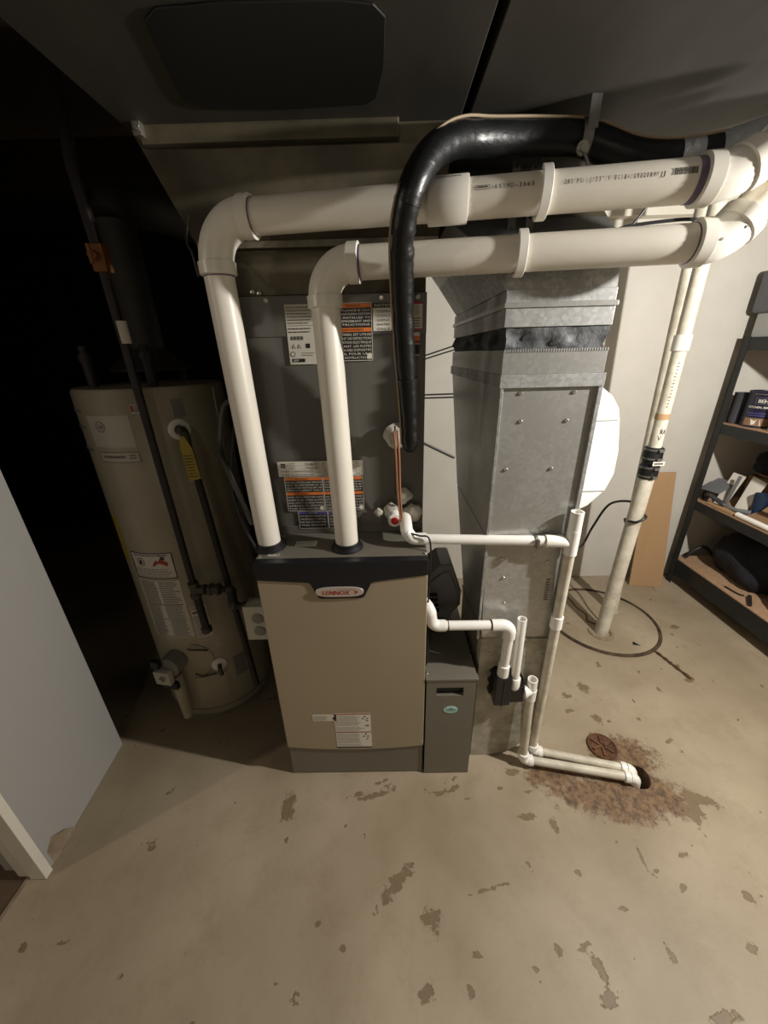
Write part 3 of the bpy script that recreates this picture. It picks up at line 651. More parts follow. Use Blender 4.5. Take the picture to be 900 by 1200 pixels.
MB().tube([p_+Vector((-.0, -.0, 0)) for p_ in [Vector((-.078, .13, 1.15)), Vector((-.078, .128, 1.0)), Vector((-.075, .14, .93))]], .0022, 8).build('liquid_line', 'cable_black', t)
st = thing('pipe_strap', 'metal strap with bolt holding the black line set to the trunk', 'strap', (.275, .06, 1.70))
b = MB(); rings = []
cst = Vector((.275, .085, 1.671))
for i in range(15):
    a = -1.2+2.4*i/14+.2; dd = Vector((-.15, -math.cos(a), math.sin(a))); rings.append([cst+dd*.0292+Vector((-.009, 0, 0)), cst+dd*.0292+Vector((.009, 0, 0)), cst+dd*.0306+Vector((.009, 0, 0)), cst+dd*.0306+Vector((-.009, 0, 0))])
b.loft(rings); b.box(.266, .284, .0545, .0560, 1.675, 1.72); b.build('band', 'strap', st)
b = MB().lathe([(.011, 0), (.011, .003), (.006, .003), (.006, .010)], (.262, .056, 1.648), (0, -1, -.2), 12).build('bolt', 'screw', st)
# light brown control wire taped along the line set
off = [Vector(p_)+Vector((-.022*(1-min(1, max(0, (i-45)/25))), -.010-.008*min(1, max(0, (i-45)/25)), .022*min(1, max(0, (i-45)/25)))) for i, p_ in enumerate(path)]
sm = bez([off[i] for i in range(2, len(off)-20, 9)], 6)
tag(MB().tube(sm, .0022, 8).build('control_wire', 'cable_tan'), 'light brown control wire running along the black insulated line', 'wire')
for k, dx in enumerate((0, .008)):
    pts = bez([(-.082+dx, .065, 1.15), (-.078+dx, .068, 1.09), (-.074+dx*.8, .082, .99), (-.068+dx*.6, .095, .92), (-.062, .088, .893)], 6)
    tag(MB().tube(pts, .0026, 8).build('copper_tube', 'cable_brown'), ['thin copper tube below the black foam end, left of the pair', 'thin copper tube below the black foam end, right of the pair'][k], 'tube', 'pair of thin copper tubes below the foam end')
tag(MB().tube(bez([(-.062, .085, .892), (-.045, .060, .885), (-.020, .050, .880), (.006, .045, .872), (.010, .035, .80), (.006, .030, .70), (.004, .030, .60), (.008, .02, .50), (.003, .03, .455)], 8), .0024, 8).build('control_wire', 'cable_black'), 'thin dark wire hanging down the right side of the furnace', 'wire')

# ================================================================== RETURN DUCT
t = thing('return_duct', 'tall galvanised return duct with canvas collar right of the furnace', 'duct', (.27, .25, 0))
# boot with rounded heel
heel = [(.172, .0005)]+[(.222+.155*math.sin(a), .155-.1545*math.cos(a)) for a in [PI/2*k/12 for k in range(13)]]+[(.378, .53), (.172, .53)]
MB().prism(heel, 'y', .060, .34).build('boot', 'galv_dull', t, bevel=.002)
MB().box(.168, .382, .056, .344, .518, .5265).build('boot_cleat', 'galv_dull', t, bevel=.001)
# black opening cut in the boot face behind the trap
MB().prism([(.212,.300),(.262,.296),(.318,.300),(.322,.336),(.314,.372),(.300,.398),(.262,.412),(.222,.418),(.206,.402),(.214,.384),(.202,.366),(.210,.345),(.204,.325)], 'y', .0588, .0598).build('trap_opening', 'rubber', t)
def sec(z, xl, xr, yf, yb): return [(xl, yf, z), (xr, yf, z), (xr, yb, z), (xl, yb, z)]
MB().loft([sec(.530, .170, .378, .060, .33), sec(.86, .161, .379, .060, .50)]).build('lower_panel', 'galv', t, bevel=.0015)
MB().loft([sec(.864, .160, .379, .062, .50), sec(1.24, .158, .379, .062, .70)]).build('upper_panel', 'galv', t, bevel=.0015)
MB().box(.160, .380, .056, .061, .855, .872).build('cross_cleat', 'galv2', t, bevel=.001)
for q in ((.374, .384), (.156, .163)): MB().box(q[0], q[1], .054, .062, .53, 1.24).build('corner_seam', 'galv2', t, bevel=.001)
MB().box(.153, .384, .052, .71, 1.240, 1.268).build('drive_cleat', 'galv2', t, bevel=.001)
MB().box(.156, .381, .058, .70, 1.268, 1.318).build('lower_collar', 'galv', t, bevel=.001)
# crimped (toothed) edge of the collar
b = MB(); x = .158
while x < .379: b.box(x, x+.003, .0565, .058, 1.313, 1.319); x += .0055
b.build('crimped_edge', 'galv2', t)
# canvas connector, wrinkled
b = MB(); rings = []; rnd = random.Random(11); n = 44
def perim(z, xl, xr, yf, yb, amp, ph):
    out = []
    for k in range(n):
        u = k/n*4; e = int(u); f_ = u-e
        if e == 0: p_ = (xl+(xr-xl)*f_, yf); nn = (0, -1)
        elif e == 1: p_ = (xr, yf+(yb-yf)*f_); nn = (1, 0)
        elif e == 2: p_ = (xr-(xr-xl)*f_, yb); nn = (0, 1)
        else: p_ = (xl, yb-(yb-yf)*f_); nn = (-1, 0)
        ww = amp*(math.sin(k*2.1+ph)*.6+math.sin(k*.9+ph*2)*.6)
        out.append((p_[0]+nn[0]*ww, p_[1]+nn[1]*ww, z))
    return out
for i, (z, a) in enumerate([(1.316, .0), (1.326, .006), (1.338, .010), (1.350, .007), (1.362, .0)]): rings.append(perim(z, .160, .378, .066, .68, a, i*.7))
b.loft(rings).build('canvas_connector', 'canvas', t, smooth=70)
MB().box(.154, .381, .062, .68, 1.362, 1.398).build('upper_collar', 'galv2', t, bevel=.001)
MB().box(.150, .384, .058, .69, 1.398, 1.408).build('drive_cleat', 'galv', t, bevel=.001)
MB().box(.154, .381, .066, .68, 1.408, 1.432).build('upper_collar', 'galv2', t, bevel=.001)
def sec2(z, fl, fr, yf, yb): return [(fl, yf, z), (fr, yf, z), (fr, yb, z), (fl, yb, z)]
MB().loft([sec2(1.432, .152, .380, .068, .64), sec2(1.515, .090, .380, .080, .64)]).build('flare_lower', 'galv2', t)
MB().loft([sec2(1.515, .090, .380, .080, .64), sec2(1.575, .042, .380, .160, .64)]).build('flare_middle', 'galv', t)
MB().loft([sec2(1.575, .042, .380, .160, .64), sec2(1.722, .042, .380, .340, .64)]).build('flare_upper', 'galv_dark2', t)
for q in ((.205, 1.228), (.325, 1.228), (.212, 1.165), (.318, 1.165), (.19, 1.05), (.30, 1.05), (.205, .80), (.215, .74), (.225, .655), (.33, .79), (.36, .46), (.20, .47)):
    yy = .060 if q[1] < .86 else .062
    if q[1] < .53: yy = .060
    MB().lathe([(.0045, 0), (.0045, .0025), (.003, .004)], (q[0], yy, q[1]), (0, -1, 0), 10).build('screw', 'screw', t)
p = Print(fmap(.0592)); p.lines('inkgrey', .336, .66, .348, .735, 9, .5, .0004, .3); p.build(t, 'lettering')
# humidifier on the duct's right flank
t = thing('humidifier', 'white plastic humidifier mounted on the right flank of the galvanised duct', 'humidifier', (.45, .3, .85))
hp = [(.381, 1.217), (.500, 1.216), (.528, 1.196), (.552, 1.163), (.562, 1.13), (.578, 1.04), (.580, .97), (.564, .918), (.52, .868), (.49, .852), (.381, .845)]
MB().prism(list(reversed(hp)), 'y', .25, .43).build('housing', 'humid', t, bevel=.010, seg=3)
for q in ((.552, 1.1285), (.556, .917)): MB().box(.383, q[0], .2485, .2505, q[1], q[1]+.002).build('seam_line', 'heater_gr', t)
MB().box(.5745, .586, .30, .34, .955, .97).build('clip', 'humid', t, bevel=.002)

# ================================================================== FILTER CABINET
t = thing('filter_cabinet', 'narrow dark grey filter cabinet with recessed handle slot right of the furnace', 'cabinet', (.08, .3, 0))
MB().box(.004, .156, .016, .60, 0, .428).build('body', 'furn_grey', t, bevel=.002)
b = MB(); x0, x1, z0, z1 = .004, .152, .002, .424; hx0, hx1, hz0, hz1 = .034, .116, .362, .396
for q in ((x0, x1, z0, hz0), (x0, x1, hz1, z1), (x0, hx0, hz0, hz1), (hx1, x1, hz0, hz1)): b.box(q[0], q[1], 0, .016, q[2], q[3])
d = b.build('door', 'furn_grey', t)
MB().box(hx0-.001, hx1+.001, .012, .0165, hz0-.001, hz1+.001).build('handle_recess', 'rubber', d)
MB().box(.001, .157, -.003, .020, .424, .432).build('top_lip', 'furn_grey', t, bevel=.0015)
b = MB(); ovp = [(.080+.022*math.cos(2*PI*k/24), .304+.014*math.sin(2*PI*k/24)) for k in range(24)]
bd = b.prism(ovp, 'y', -.0015, .0002).build('badge', 'teal', t)
p = Print(fmap(-.0016)); p.poly('inkgrey', [(.062, .3055), (.076, .309), (.081, .312), (.087, .308), (.098, .3055)]); p.lines('inkgrey', .064, .2985, .096, .3025, 1, .6, .0004, 0); p.build(bd, 'print')
for q in ((.007, .02), (.152, .09)): MB().lathe([(.004, 0), (.004, .002), (.003, .003)], (q[0], q[1], .4282 if q[1] > .03 else .432), seg=10).build('screw', 'screw', t)

# dark louvred plastic housing in the gap
t = thing('louvred_housing', 'dark grey tapered plastic housing with black louvre slots behind the filter cabinet', 'housing', (.1, .3, .43))
b = MB(); fr = [(.030, .4325), (.110, .4325), (.150, .49), (.150, .55), (.115, .655), (.075, .655), (.050, .635), (.012, .60), (.012, .50)]
b.prism(list(reversed(fr)), 'y', .27, .40).build('shell', 'housing', t, bevel=.006)
b = MB().prism(list(reversed([(.036, .460), (.105, .455), (.138, .500), (.138, .550), (.105, .630), (.085, .630), (.026, .58)])), 'y', .262, .271).build('raised_panel', 'housing', t, bevel=.003)
for i in range(4):
    z = .470+i*.022; MB().box(.040-.003*i, .074-.003*i, .2595, .2625, z, z+.013).build('louvre_slot', 'rubber', t)
# ================================================================== CONDENSATE DRAINS
def ring_at(b, p, d, r, l): b.lathe([(r-.0015, 0), (r, .0012), (r, l-.0012), (r-.0015, l)], Vector(p)-Vector(d).normalized()*l/2, d, 20)
r1 = .0134
t = thing('condensate_drain', 'white drain line from the coil to the tall standpipe and floor drain', 'pipe', (.39, .07, 0))
MB().tube([(-.052, .150, .895), (-.052, .085, .893)]+arc((-.052, .070, .888), (0, -1, -.1), (.3, -.02, -1), .012, 4)+arc((-.044, .068, .862), (.1, 0, -1), (1, 0, 0), .02, 8)+[(.0, .068, .862)], .0165, 20).build('elbow', 'pvc_white', t)
MB().tube([(-.02, .068, .862), (.345, .0385, .862)], r1, 20).build('pipe', 'pvc_white', t)
b = MB(); ring_at(b, (.280, .044, .862), (1, 0, 0), r1+.0025, .008); b.box(.277, .283, .02, .030, .850, .874); cl = b.build('hose_clamp', 'strap', t)
SX, SY = .372, .036
b = MB().tube([(.305, .041, .862), (.345, .038, .862), (.368, .036, .855)], [.0165, .0165, .012], 20); b.tube([(SX, SY, .825), (SX, SY, .895)], .0165, 20)
b.build('tee', 'pvc_white', t)
MB().tube([(SX, SY, .89), (SX, SY, .945)], .0158, 20, hollow=.8).build('open_stub', 'pvc_white', t)
MB().tube([(SX, SY, .83), (SX+.014, SY+.02, .035)], r1, 20).build('pipe', 'pvc_old', t)
b = MB(); ring_at(b, (SX+.004, SY+.006, .60), (0, 0, 1), .0168, .042); b.build('coupling', 'pvc_white', t)
FD = Vector((.668, -.008, .026)); E1 = Vector((.386, .056, .028))
b = MB().tube(arc(E1, (0, 0, -1), (FD-E1), .018, 8), .0165, 20); ring_at(b, E1+Vector((0, 0, .026)), (0, 0, 1), .018, .016); ring_at(b, E1+(FD-E1).normalized()*.026, FD-E1, .018, .016); b.build('elbow', 'pvc_white', t)
MB().tube([E1+(FD-E1).normalized()*.02, FD], r1, 20).build('pipe', 'pvc_old', t)
dd = (FD-E1).normalized(); b = MB().tube(arc(FD+dd*.026, dd, (.1, -.1, -1), .018, 8)+[Vector((.70, -.020, -.03))], .0165, 20); ring_at(b, FD, dd, .018, .018); b.build('elbow', 'pvc_white', t)

t = thing('condensate_trap', 'black condensate trap with white pipes from furnace side to floor drain', 'pipe', (.27, .03, 0))
b = MB().box(.216, .264, .012, .058, .302, .412); b.box(.262, .308, .018, .056, .308, .372); b.tube([(.298, .036, .345), (.322, .034, .345)], .013, 16); b.tube([(.226, .03, .398), (.226, .03, .41)], .014, 16)
for z in (.325, .350, .375): b.box(.216, .264, .014, .018, z, z+.004)
b.box(.238, .243, .010, .018, .300, .402)
b.build('trap_body', 'blackabs', t, bevel=.002)
b = MB().tube([(-.004, .045, .675), (.006, .030, .668)]+arc((.012, .020, .655), (.2, -.3, -1), (0, 0, -1), .02, 3)+arc((.014, .020, .612), (0, 0, -1), (1, 0, 0), .024, 8)+[(.055, .020, .612)], .0165, 20); b.build('elbow', 'pvc_white', t)
MB().tube([(.040, .020, .612), (.205, .020, .610)], r1, 20).build('pipe', 'pvc_white', t)
for x in (.062, .182): b = MB(); ring_at(b, (x, .020, .611), (1, 0, 0), .0150, .003); b.build('glue_ring', 'rubber', t)
b = MB().tube([(.184, .020, .610)]+arc((.238, .020, .610), (1, 0, 0), (0, 0, -1), .026, 8)+[(.238, .022, .565)], .0165, 20); b.build('elbow', 'pvc_white', t)
MB().tube([(.238, .022, .575), (.238, .030, .445)], r1, 20).build('pipe', 'pvc_white', t)
b = MB(); ring_at(b, (.238, .030, .430), (0, .05, -1), .0168, .050); b.build('coupling', 'pvc_white', t)
MB().tube([(.277, .030, .375), (.272, .030, .622)], .0128, 20, hollow=.8).build('open_stub', 'pvc_white', t)
b = MB().lathe([(.0100, 0), (.0160, .012), (.0168, .016), (.0168, .048), (.0155, .050)], (.277, .030, .352), (0, 0, 1), 20); b.tube([(.277, .030, .358), (.277, .030, .330)], .0055, 10); b.build('reducer', 'pvc_white', t)
b = MB().lathe([(.015, 0), (.015, .012)], (.305, .034, .350), (1, 0, 0), 16).build('hose_clamp', 'strap', t)
b = MB().tube([(.306, .022, .350), (.310, .022, .350), (.334, .024, .344)], [.020, .020, .006], 18); b.tube([(.334, .032, .308), (.334, .032, .350)], .0168, 20); b.build('tee', 'pvc_white', t)
MB().tube([(.334, .032, .345), (.333, .031, .390)], .0150, 20, hollow=.8).build('open_stub', 'pvc_white', t)
E2 = Vector((.343, .026, .028)); FE = Vector((.664, -.036, .026))
MB().tube([(.334, .032, .312), (.343, .026, .045)], r1, 20).build('pipe', 'pvc_old', t)
b = MB().tube(arc(E2, (0, 0, -1), (FE-E2), .018, 8), .0165, 20); ring_at(b, E2+Vector((0, 0, .026)), (0, 0, 1), .018, .016); ring_at(b, E2+(FE-E2).normalized()*.026, FE-E2, .018, .016); b.build('elbow', 'pvc_white', t)
MB().tube([E2+(FE-E2).normalized()*.02, FE], r1, 20).build('pipe', 'pvc_old', t)
dd = (FE-E2).normalized(); b = MB().tube(arc(FE+dd*.026, dd, (.1, .1, -1), .018, 8)+[Vector((.698, -.036, -.03))], .0165, 20); ring_at(b, FE, dd, .018, .018); b.build('elbow', 'pvc_white', t)

# cleanout cover
t = thing('cleanout_cover', 'round rusty cleanout cover with raised ribs beside the floor drain', 'cover', (.655, .085, 0))
MB().lathe([(.050, 0), (.050, .003), (.046, .005), (.041, .004)], (.650, .082, 0), seg=30).build('plate', 'rust', t)
b = MB()
for k in range(6):
    a = k*PI/3+.3; mt = Matrix.Translation((.650, .082, .004)) @ Matrix.Rotation(a, 4, 'Z'); b.box(.008, .038, -.004, .004, 0, .005, mt)
b.torus((.650, .082, .005), (0, 0, 1), .046, .003, 30, 6).build('raised_ribs', 'rust', t)

# ================================================================== SUMP
SC = (1.01, .77); SRr = .262
t = thing('sump_cover', 'large round concrete sump cover with dark rim around the discharge pipes', 'cover', (SC[0], SC[1], 0))
MB().lathe([(SRr-.008, 0), (SRr-.008, .003), (SRr-.012, .005)], (SC[0], SC[1], 0), seg=64).build('lid', 'floor', t)
for nm in ('chip', 'rust'):
    me_ = bpy.data.objects['lid'].data; at_ = me_.attributes.new(nm, 'FLOAT', 'POINT'); at_.data.foreach_set('value', np.full(len(me_.vertices), 3., np.float32))
MB().torus((SC[0], SC[1], .002), (0, 0, 1), SRr, .0085, 72, 8).build('rim', 'rim_dark', t)
b = MB().torus((.955, .662, .006), (0, 0, 1), .050, .009, 28, 8, -.5, 3.4).build('pipe_gasket', 'dirty_seal', t)
MB().prism([(1.06, .575), (1.095, .567), (1.075, .597)], 'z', .0045, .0055).build('vent_notch', 'pit', t)
t = thing('sump_pipe', 'cream sump discharge pipe with black rubber check valve, nearer one', 'pipe', (.957, .663, 0))
MB().tube([(.957, .663, .004), (.985, .672, .83)], .030, 24).build('lower_pipe', 'pvc_old', t)
MB().tube([(.985, .672, .90), (.978, .672, 1.86)], .0235, 24).build('upper_pipe', 'pvc_old', t)
V0 = Vector((.985, .672, .815))
b = MB().lathe([(.034, 0), (.036, .004), (.036, .052), (.031, .058), (.031, .072), (.036, .078), (.035, .125), (.029, .130)], V0, (0, 0, 1), 26)
b.build('check_valve', 'rubber', t)
for z in (.008, .044, .082, .118):
    b = MB().lathe([(.0372, 0), (.0372, .007)], V0+Vector((0, 0, z)), (0, 0, 1), 26); b.box(V0.x-.008, V0.x+.010, V0.y-.047, V0.y-.034, V0.z+z-.001, V0.z+z+.009); b.build('hose_clamp', 'strap', t)
o, p = label(t, lambda u, v, w: (u, .6300-w, v), .965, .877, 1.012, .894, 'white', 'valve_tag'); p.lines('ink', .970, .880, 1.005, .889, 1, .6, .0012, 0); p.build(o)
b = MB().lathe([(.0265, 0), (.0285, .002), (.0285, .052), (.0265, .054)], (.982, .672, 1.30), (0, 0, 1), 24).build('coupling', 'pvc_fit', t)
MB().lathe([(.0243, 0), (.0243, .022)], (.983, .672, 1.055), (0, 0, 1), 24).build('tape_band', 'cardboard', t)
def vmap(org, r): return lambda u, v, w: (org[0]+(r+w)*math.sin(u/r), org[1]-(r+w)*math.cos(u/r), v)
p = Print(vmap((.984, .672), .0237)); p.text('ink', 'RA', -.010, 1.000, .020, .0004, width=.022, bold=.001); p.text('ink', 'V', -.014, .975, .020, .0004, width=.014); p.build(t, 'lettering')
p = Print(vmap((.982, .672), .0237)); rnd = random.Random(2)
[p.lines('inkgrey', -.010+.001*(k % 3), 1.10+k*.012, -.002+.001*(k % 2), 1.108+k*.012, 1, .5, .0004, .3) for k in range(14)]; p.build(t, 'lettering')
t = thing('sump_pipe', 'thinner cream vent pipe rising from the sump cover, farther one', 'pipe', (1.105, .83, 0))
MB().tube([(1.105, .83, .004), (1.022, .80, 1.86)], .0238, 24).build('pipe', 'pvc_old', t)
MB().torus((1.105, .83, .007), (0, 0, 1), .026, .004, 24, 6).build('grommet', 'sealant', t)
tag(MB().tube(bez([(.40, .14, .83), (.60, .50, .60), (.87, .84, .40), (.92, .86, .50), (.98, .86, .62), (1.05, .80, .652), (1.02, .72, .64)], 8), .0055, 8).build('power_cord', 'cable_black'), 'black cord looping from the duct to the sump pipes', 'cord')
tag(MB().tube(bez([(1.02, .72, .64), (1.0, .635, .65), (.963, .629, .63), (.952, .66, .62), (.97, .715, .60), (1.03, .72, .50), (1.035, .71, .35), (1.01, .70, .20), (1.00, .70, .02)], 8), .0055, 8).build('power_cord', 'cable_black'), 'black cord wrapped around the nearer sump pipe and dropping to the cover', 'cord')
tag(MB().tube(bez([(.86, .97, .006), (.92, .95, .006), (.93, .86, .006), (.95, .80, .007), (.93, .75, .010), (.96, .72, .010)], 6), .003, 6).build('thin_wire', 'rust'), 'thin rusty wire lying on the sump cover left of the pipes', 'wire')
tag(MB().tube(bez([(1.14, .53, .004), (1.155, .48, .004), (1.165, .44, .004), (1.185, .37, .004)], 5), [.004+.002*((i*7) % 3) for i in range(16)], 6).build('twig', 'rust'), 'thin brown dirt strip on the floor right of the sump cover', 'strip')
tag(MB().tube(bez([(.38, .50, 1.62), (.70, .78, 1.695), (.79, .80, 1.715), (.96, .80, 1.728), (1.03, .78, 1.718)], 8), .0055, 8).build('black_cable', 'cable_black'), 'black cable crossing the back wall behind the upper vent pipe', 'cable')
tag(MB().tube([(.79, .80, 1.715), (.93, .74, 1.935)], .004, 8).build('black_cable', 'cable_black'), 'short black cable slanting up behind the right end of the vent pipes', 'cable')
# thin cables crossing the gap between coil and duct
def onwall(x, z, k=1.094): return (CAM.x+(x-CAM.x)*k, YB-.006, CAM.z+(z-CAM.z)*k)
for i, (q0, q1_) in enumerate((((-.02, 1.275), (.26, 1.355)), ((-.02, 1.262), (.26, 1.338)), ((-.02, 1.134), (.26, 1.137)), ((-.02, 1.120), (.26, 1.122)))):
    tag(MB().tube([onwall(*q0), onwall(*q1_)], .0035, 6).build('thin_cable', 'cable_black'), ['upper of the two slanting cables', 'lower of the two slanting cables', 'upper of the two level cables', 'lower of the two level cables'][i]+' in the gap between coil cabinet and duct', 'cable', 'thin cables in the gap beside the coil cabinet')
tag(MB().tube([onwall(-.02, .96), onwall(.10, .90), onwall(.24, .83)], .005, 8).build('black_cable', 'cable_black'), 'single black cable sagging in the gap between coil cabinet and duct', 'cable')

# ================================================================== WATER HEATER
HC = (-.845, .435); HRd = .21
def hmap(u, v, w):      # u = arc length from the camera side, v = height
    a = u/HRd; return (HC[0]+(HRd+w)*math.sin(a), HC[1]-(HRd+w)*math.cos(a), v)
def ha(deg): return math.radians(deg)*HRd
t = thing('water_heater', 'tall cream cylindrical water heater in the dark corner left of the furnace', 'water heater', (HC[0], HC[1], 0))
MB().lathe([(.195, .012), (.204, .014), (.204, .045), (HRd, .05), (HRd, 1.236), (.204, 1.246), (.10, 1.252), (.02, 1.253)], (HC[0], HC[1], 0), seg=72).build('tank_jacket', 'heater', t)
MB().lathe([(.20, 0), (.20, .014)], (HC[0], HC[1], 0), seg=60).build('base_ring', 'heater_gr', t)
MB().torus((HC[0], HC[1], .048), (0, 0, 1), HRd, .003, 72, 8).build('seam_ring', 'heater_gr', t)
o, p = label(t, hmap, ha(-26), 1.09, ha(10), 1.178, 'heater_pl', 'front_panel', nu=10)
p.build(o)
p = Print(lambda u, v, w: hmap(u, v, w+.001))
cu_, cv_ = ha(-14), 1.148
for a0 in range(24): 
    a, a2 = a0*PI/12, (a0+1)*PI/12; p.poly('inkgrey', [(cu_+r_*math.cos(x), cv_+r_*math.sin(x)) for r_, x in ((.015, a), (.015, a2), (.0132, a2), (.0132, a))])
p.text('inkgrey', 'GE', cu_-.0085, cv_-.005, .010, .0008, width=.017, shear=.15, bold=.0008); p.build(t, 'emblem')
o, p = label(t, hmap, ha(-22), 1.047, ha(10.5), 1.076, 'heater_pl', 'name_plate', th=.002, nu=8); p.frame('inkgrey', ha(-22), 1.047, ha(10.5), 1.076, .0015, .0006, 8)
p.lines('inkgrey', ha(-19), 1.055, ha(0), 1.069, 1, .55, .0008, 0); p.lines('inkgrey', ha(3), 1.055, ha(8), 1.071, 2, .5, .0008, 0); p.build(o)
o, p = label(t, hmap, ha(13), 1.182, ha(19), 1.205, 'paper', 'small_sticker'); p.rect('red', ha(13.3), 1.187, ha(15), 1.203); p.lines('ink', ha(15.6), 1.184, ha(18.6), 1.203, 3, .5); p.build(o)
o, p = label(t, hmap, ha(40), 1.160, ha(50), 1.216, 'heater_gr', 'valve_plate', nu=3); p.frame('heater_pl', ha(40), 1.160, ha(50), 1.216, .0015); p.build(o)
def hn(deg, z, r=HRd): a = math.radians(deg); return Vector((HC[0]+r*math.sin(a), HC[1]-r*math.cos(a), z)), Vector((math.sin(a), -math.cos(a), 0))
c_, n_ = hn(42, 1.128); MB().lathe([(.030, -.003), (.030, .006), (.022, .010), (.016, .010), (.016, .003)], c_, n_, 28).build('valve_collar', 'pvc_white', t)
# warning label, text block labels
o, p = label(t, hmap, ha(-27), .652, ha(13), .748, 'paper', 'flammable_warning_label', nu=10); p.frame('ink', ha(-27), .652, ha(13), .748, .003, .0008, 10)
p.lines('ink', ha(-23), .735, ha(9), .742, 1, .5, .0008, 0)
p.poly('red', [(ha(-6), .700), (ha(8), .700), (ha(8), .712), (ha(4.5), .722), (ha(2), .728), (ha(0), .716), (ha(-2), .722), (ha(-4), .712)], .0008)
p.poly('ink', [(ha(4.5)+.007*math.cos(a*.6), .729+.006*math.sin(a*.6)) for a in range(10)], .0012)
p.poly('ink', [(ha(-17)+.015*math.cos(a*.42), .713+.015*math.sin(a*.42)) for a in range(15)], .0008); p.poly('paper', [(ha(-17)+.0128*math.cos(a*.42), .713+.0128*math.sin(a*.42)) for a in range(15)], .0010)
p.rect('ink', ha(-17)-.006, .705, ha(-17)+.006, .720, .0014); p.lines('inkgrey', ha(-24), .657, ha(11), .692, 5, .3, .0008); p.build(o)
o, p = label(t, hmap, ha(-27), .405, ha(13), .642, 'paper', 'instruction_label', nu=10)
p.rect('ink', ha(-25), .546, ha(11), .549, .0008, 8); p.rect('ink', ha(-25), .487, ha(11), .489, .0008, 8); p.rect('ink', ha(-25), .410, ha(11), .412, .0008, 8)
p.lines('inkgrey', ha(-25), .552, ha(-8), .640, 12, .5, .0008, .1); p.lines('inkgrey', ha(-6), .552, ha(11), .640, 12, .45, .0008, .3)
p.lines('inkgrey', ha(-25), .492, ha(-9), .544, 8, .5, .0008, .2); p.lines('inkgrey', ha(-6), .492, ha(11), .544, 8, .45, .0008, .2)
p.lines('inkgrey', ha(-25), .415, ha(-10), .485, 10, .5, .0008, .2); p.lines('inkgrey', ha(-5), .415, ha(11), .485, 10, .45, .0008, .2); p.build(o)
o, p = label(t, hmap, ha(15.5), .395, ha(29), .530, 'paper', 'danger_label', nu=4); p.text('red', 'DANGER', ha(16.5), .518, .008, .0008, width=.035); p.lines('ink', ha(16.5), .498, ha(27), .508, 1, .7, .0008, 0); p.lines('inkgrey', ha(16.5), .400, ha(28), .49, 11, .35, .0008); p.build(o)
o, p = label(t, hmap, ha(15), .332, ha(33), .384, 'heater_pl', 'tan_label', nu=5); p.rect('yellow', ha(16), .372, ha(32), .376, .0008, 4); p.lines('inkgrey', ha(17), .336, ha(32), .369, 4, .2, .0008); p.build(o)
label(t, hmap, ha(-46), .70, ha(-33), .865, 'yellow', 'energy_guide_label', nu=4)
label(t, hmap, ha(41), .165, ha(53), .260, 'heater_gr', 'dark_plate', th=.002, nu=4)
c_, n_ = hn(27.6, .258); MB().lathe([(.026, -.003), (.026, .004), (.018, .008)], c_, n_, 26).build('drain_collar', 'pvc_white', t)
b = MB().tube([c_, c_+n_*.035, c_+n_*.045+Vector((.004, 0, -.018))], .0075, 12).build('drain_valve', 'iron_fit', t)
# burner access panel and gas control
o, p = label(t, hmap, ha(2), .085, ha(32), .215, 'heater', 'access_panel', th=.004, nu=8); 
p = Print(lambda u, v, w: hmap(u, v, w)); arcs = []
for i in range(16):
    a, a2 = -PI*.45+PI*.9*i/16, -PI*.45+PI*.9*(i+1)/16; p.poly('heater_gr', [(ha(3)+r_*math.cos(x), .295+r_*math.sin(x)) for r_, x in ((.082, a), (.082, a2), (.078, a2), (.078, a))], .0015)
p.build(t, 'panel_edge')
c_, n_ = hn(-10, .31)
gv = MB().lathe([(.040, 0), (.040, .05), (.032, .055)], c_, n_, 24).build('gas_control', 'heater_gr', t, bevel=.002)
side = Vector((n_.y, -n_.x, 0))*-1
mt = Matrix.Translation(c_+n_*.055) @ Matrix(((side.x, n_.x, 0, 0), (side.y, n_.y, 0, 0), (0, 0, 1, 0), (0, 0, 0, 1)))
MB().box(-.042, .018, 0, .022, -.055, .002, mt).build('control_box', 'heater_pl', gv, bevel=.003)
MB().lathe([(.010, 0), (.010, .012), (.006, .014)], c_+n_*.078+Vector((-.006, 0, -.022)), n_, 14).build('control_knob', 'screw', gv)
b = MB().box(-.045, -.015, .0, .02, .012, .045, mt); b.box(-.03, .03, -.005, .012, -.085, -.055, mt); b.build('control_bracket', 'rubber', gv, bevel=.004)
MB().tube([c_+n_*.03+Vector((0, 0, -.05)), c_+n_*.035+Vector((.004, 0, -.255))], [.022, .017], 16).build('gas_tube', 'heater', t)
MB().tube([hn(5, .36)[0]+n_*.01, hn(11, .362)[0]+n_*.02, hn(17, .35)[0]+n_*.012, hn(21, .335)[0]+n_*.004], .003, 8).build('pilot_tube', 'iron_fit', t)
MB().tube([hn(6, .245)[0]+n_*.012, hn(14, .235)[0]+n_*.02, hn(24, .222)[0]+n_*.006], .003, 8).build('pilot_tube', 'iron_fit', t)
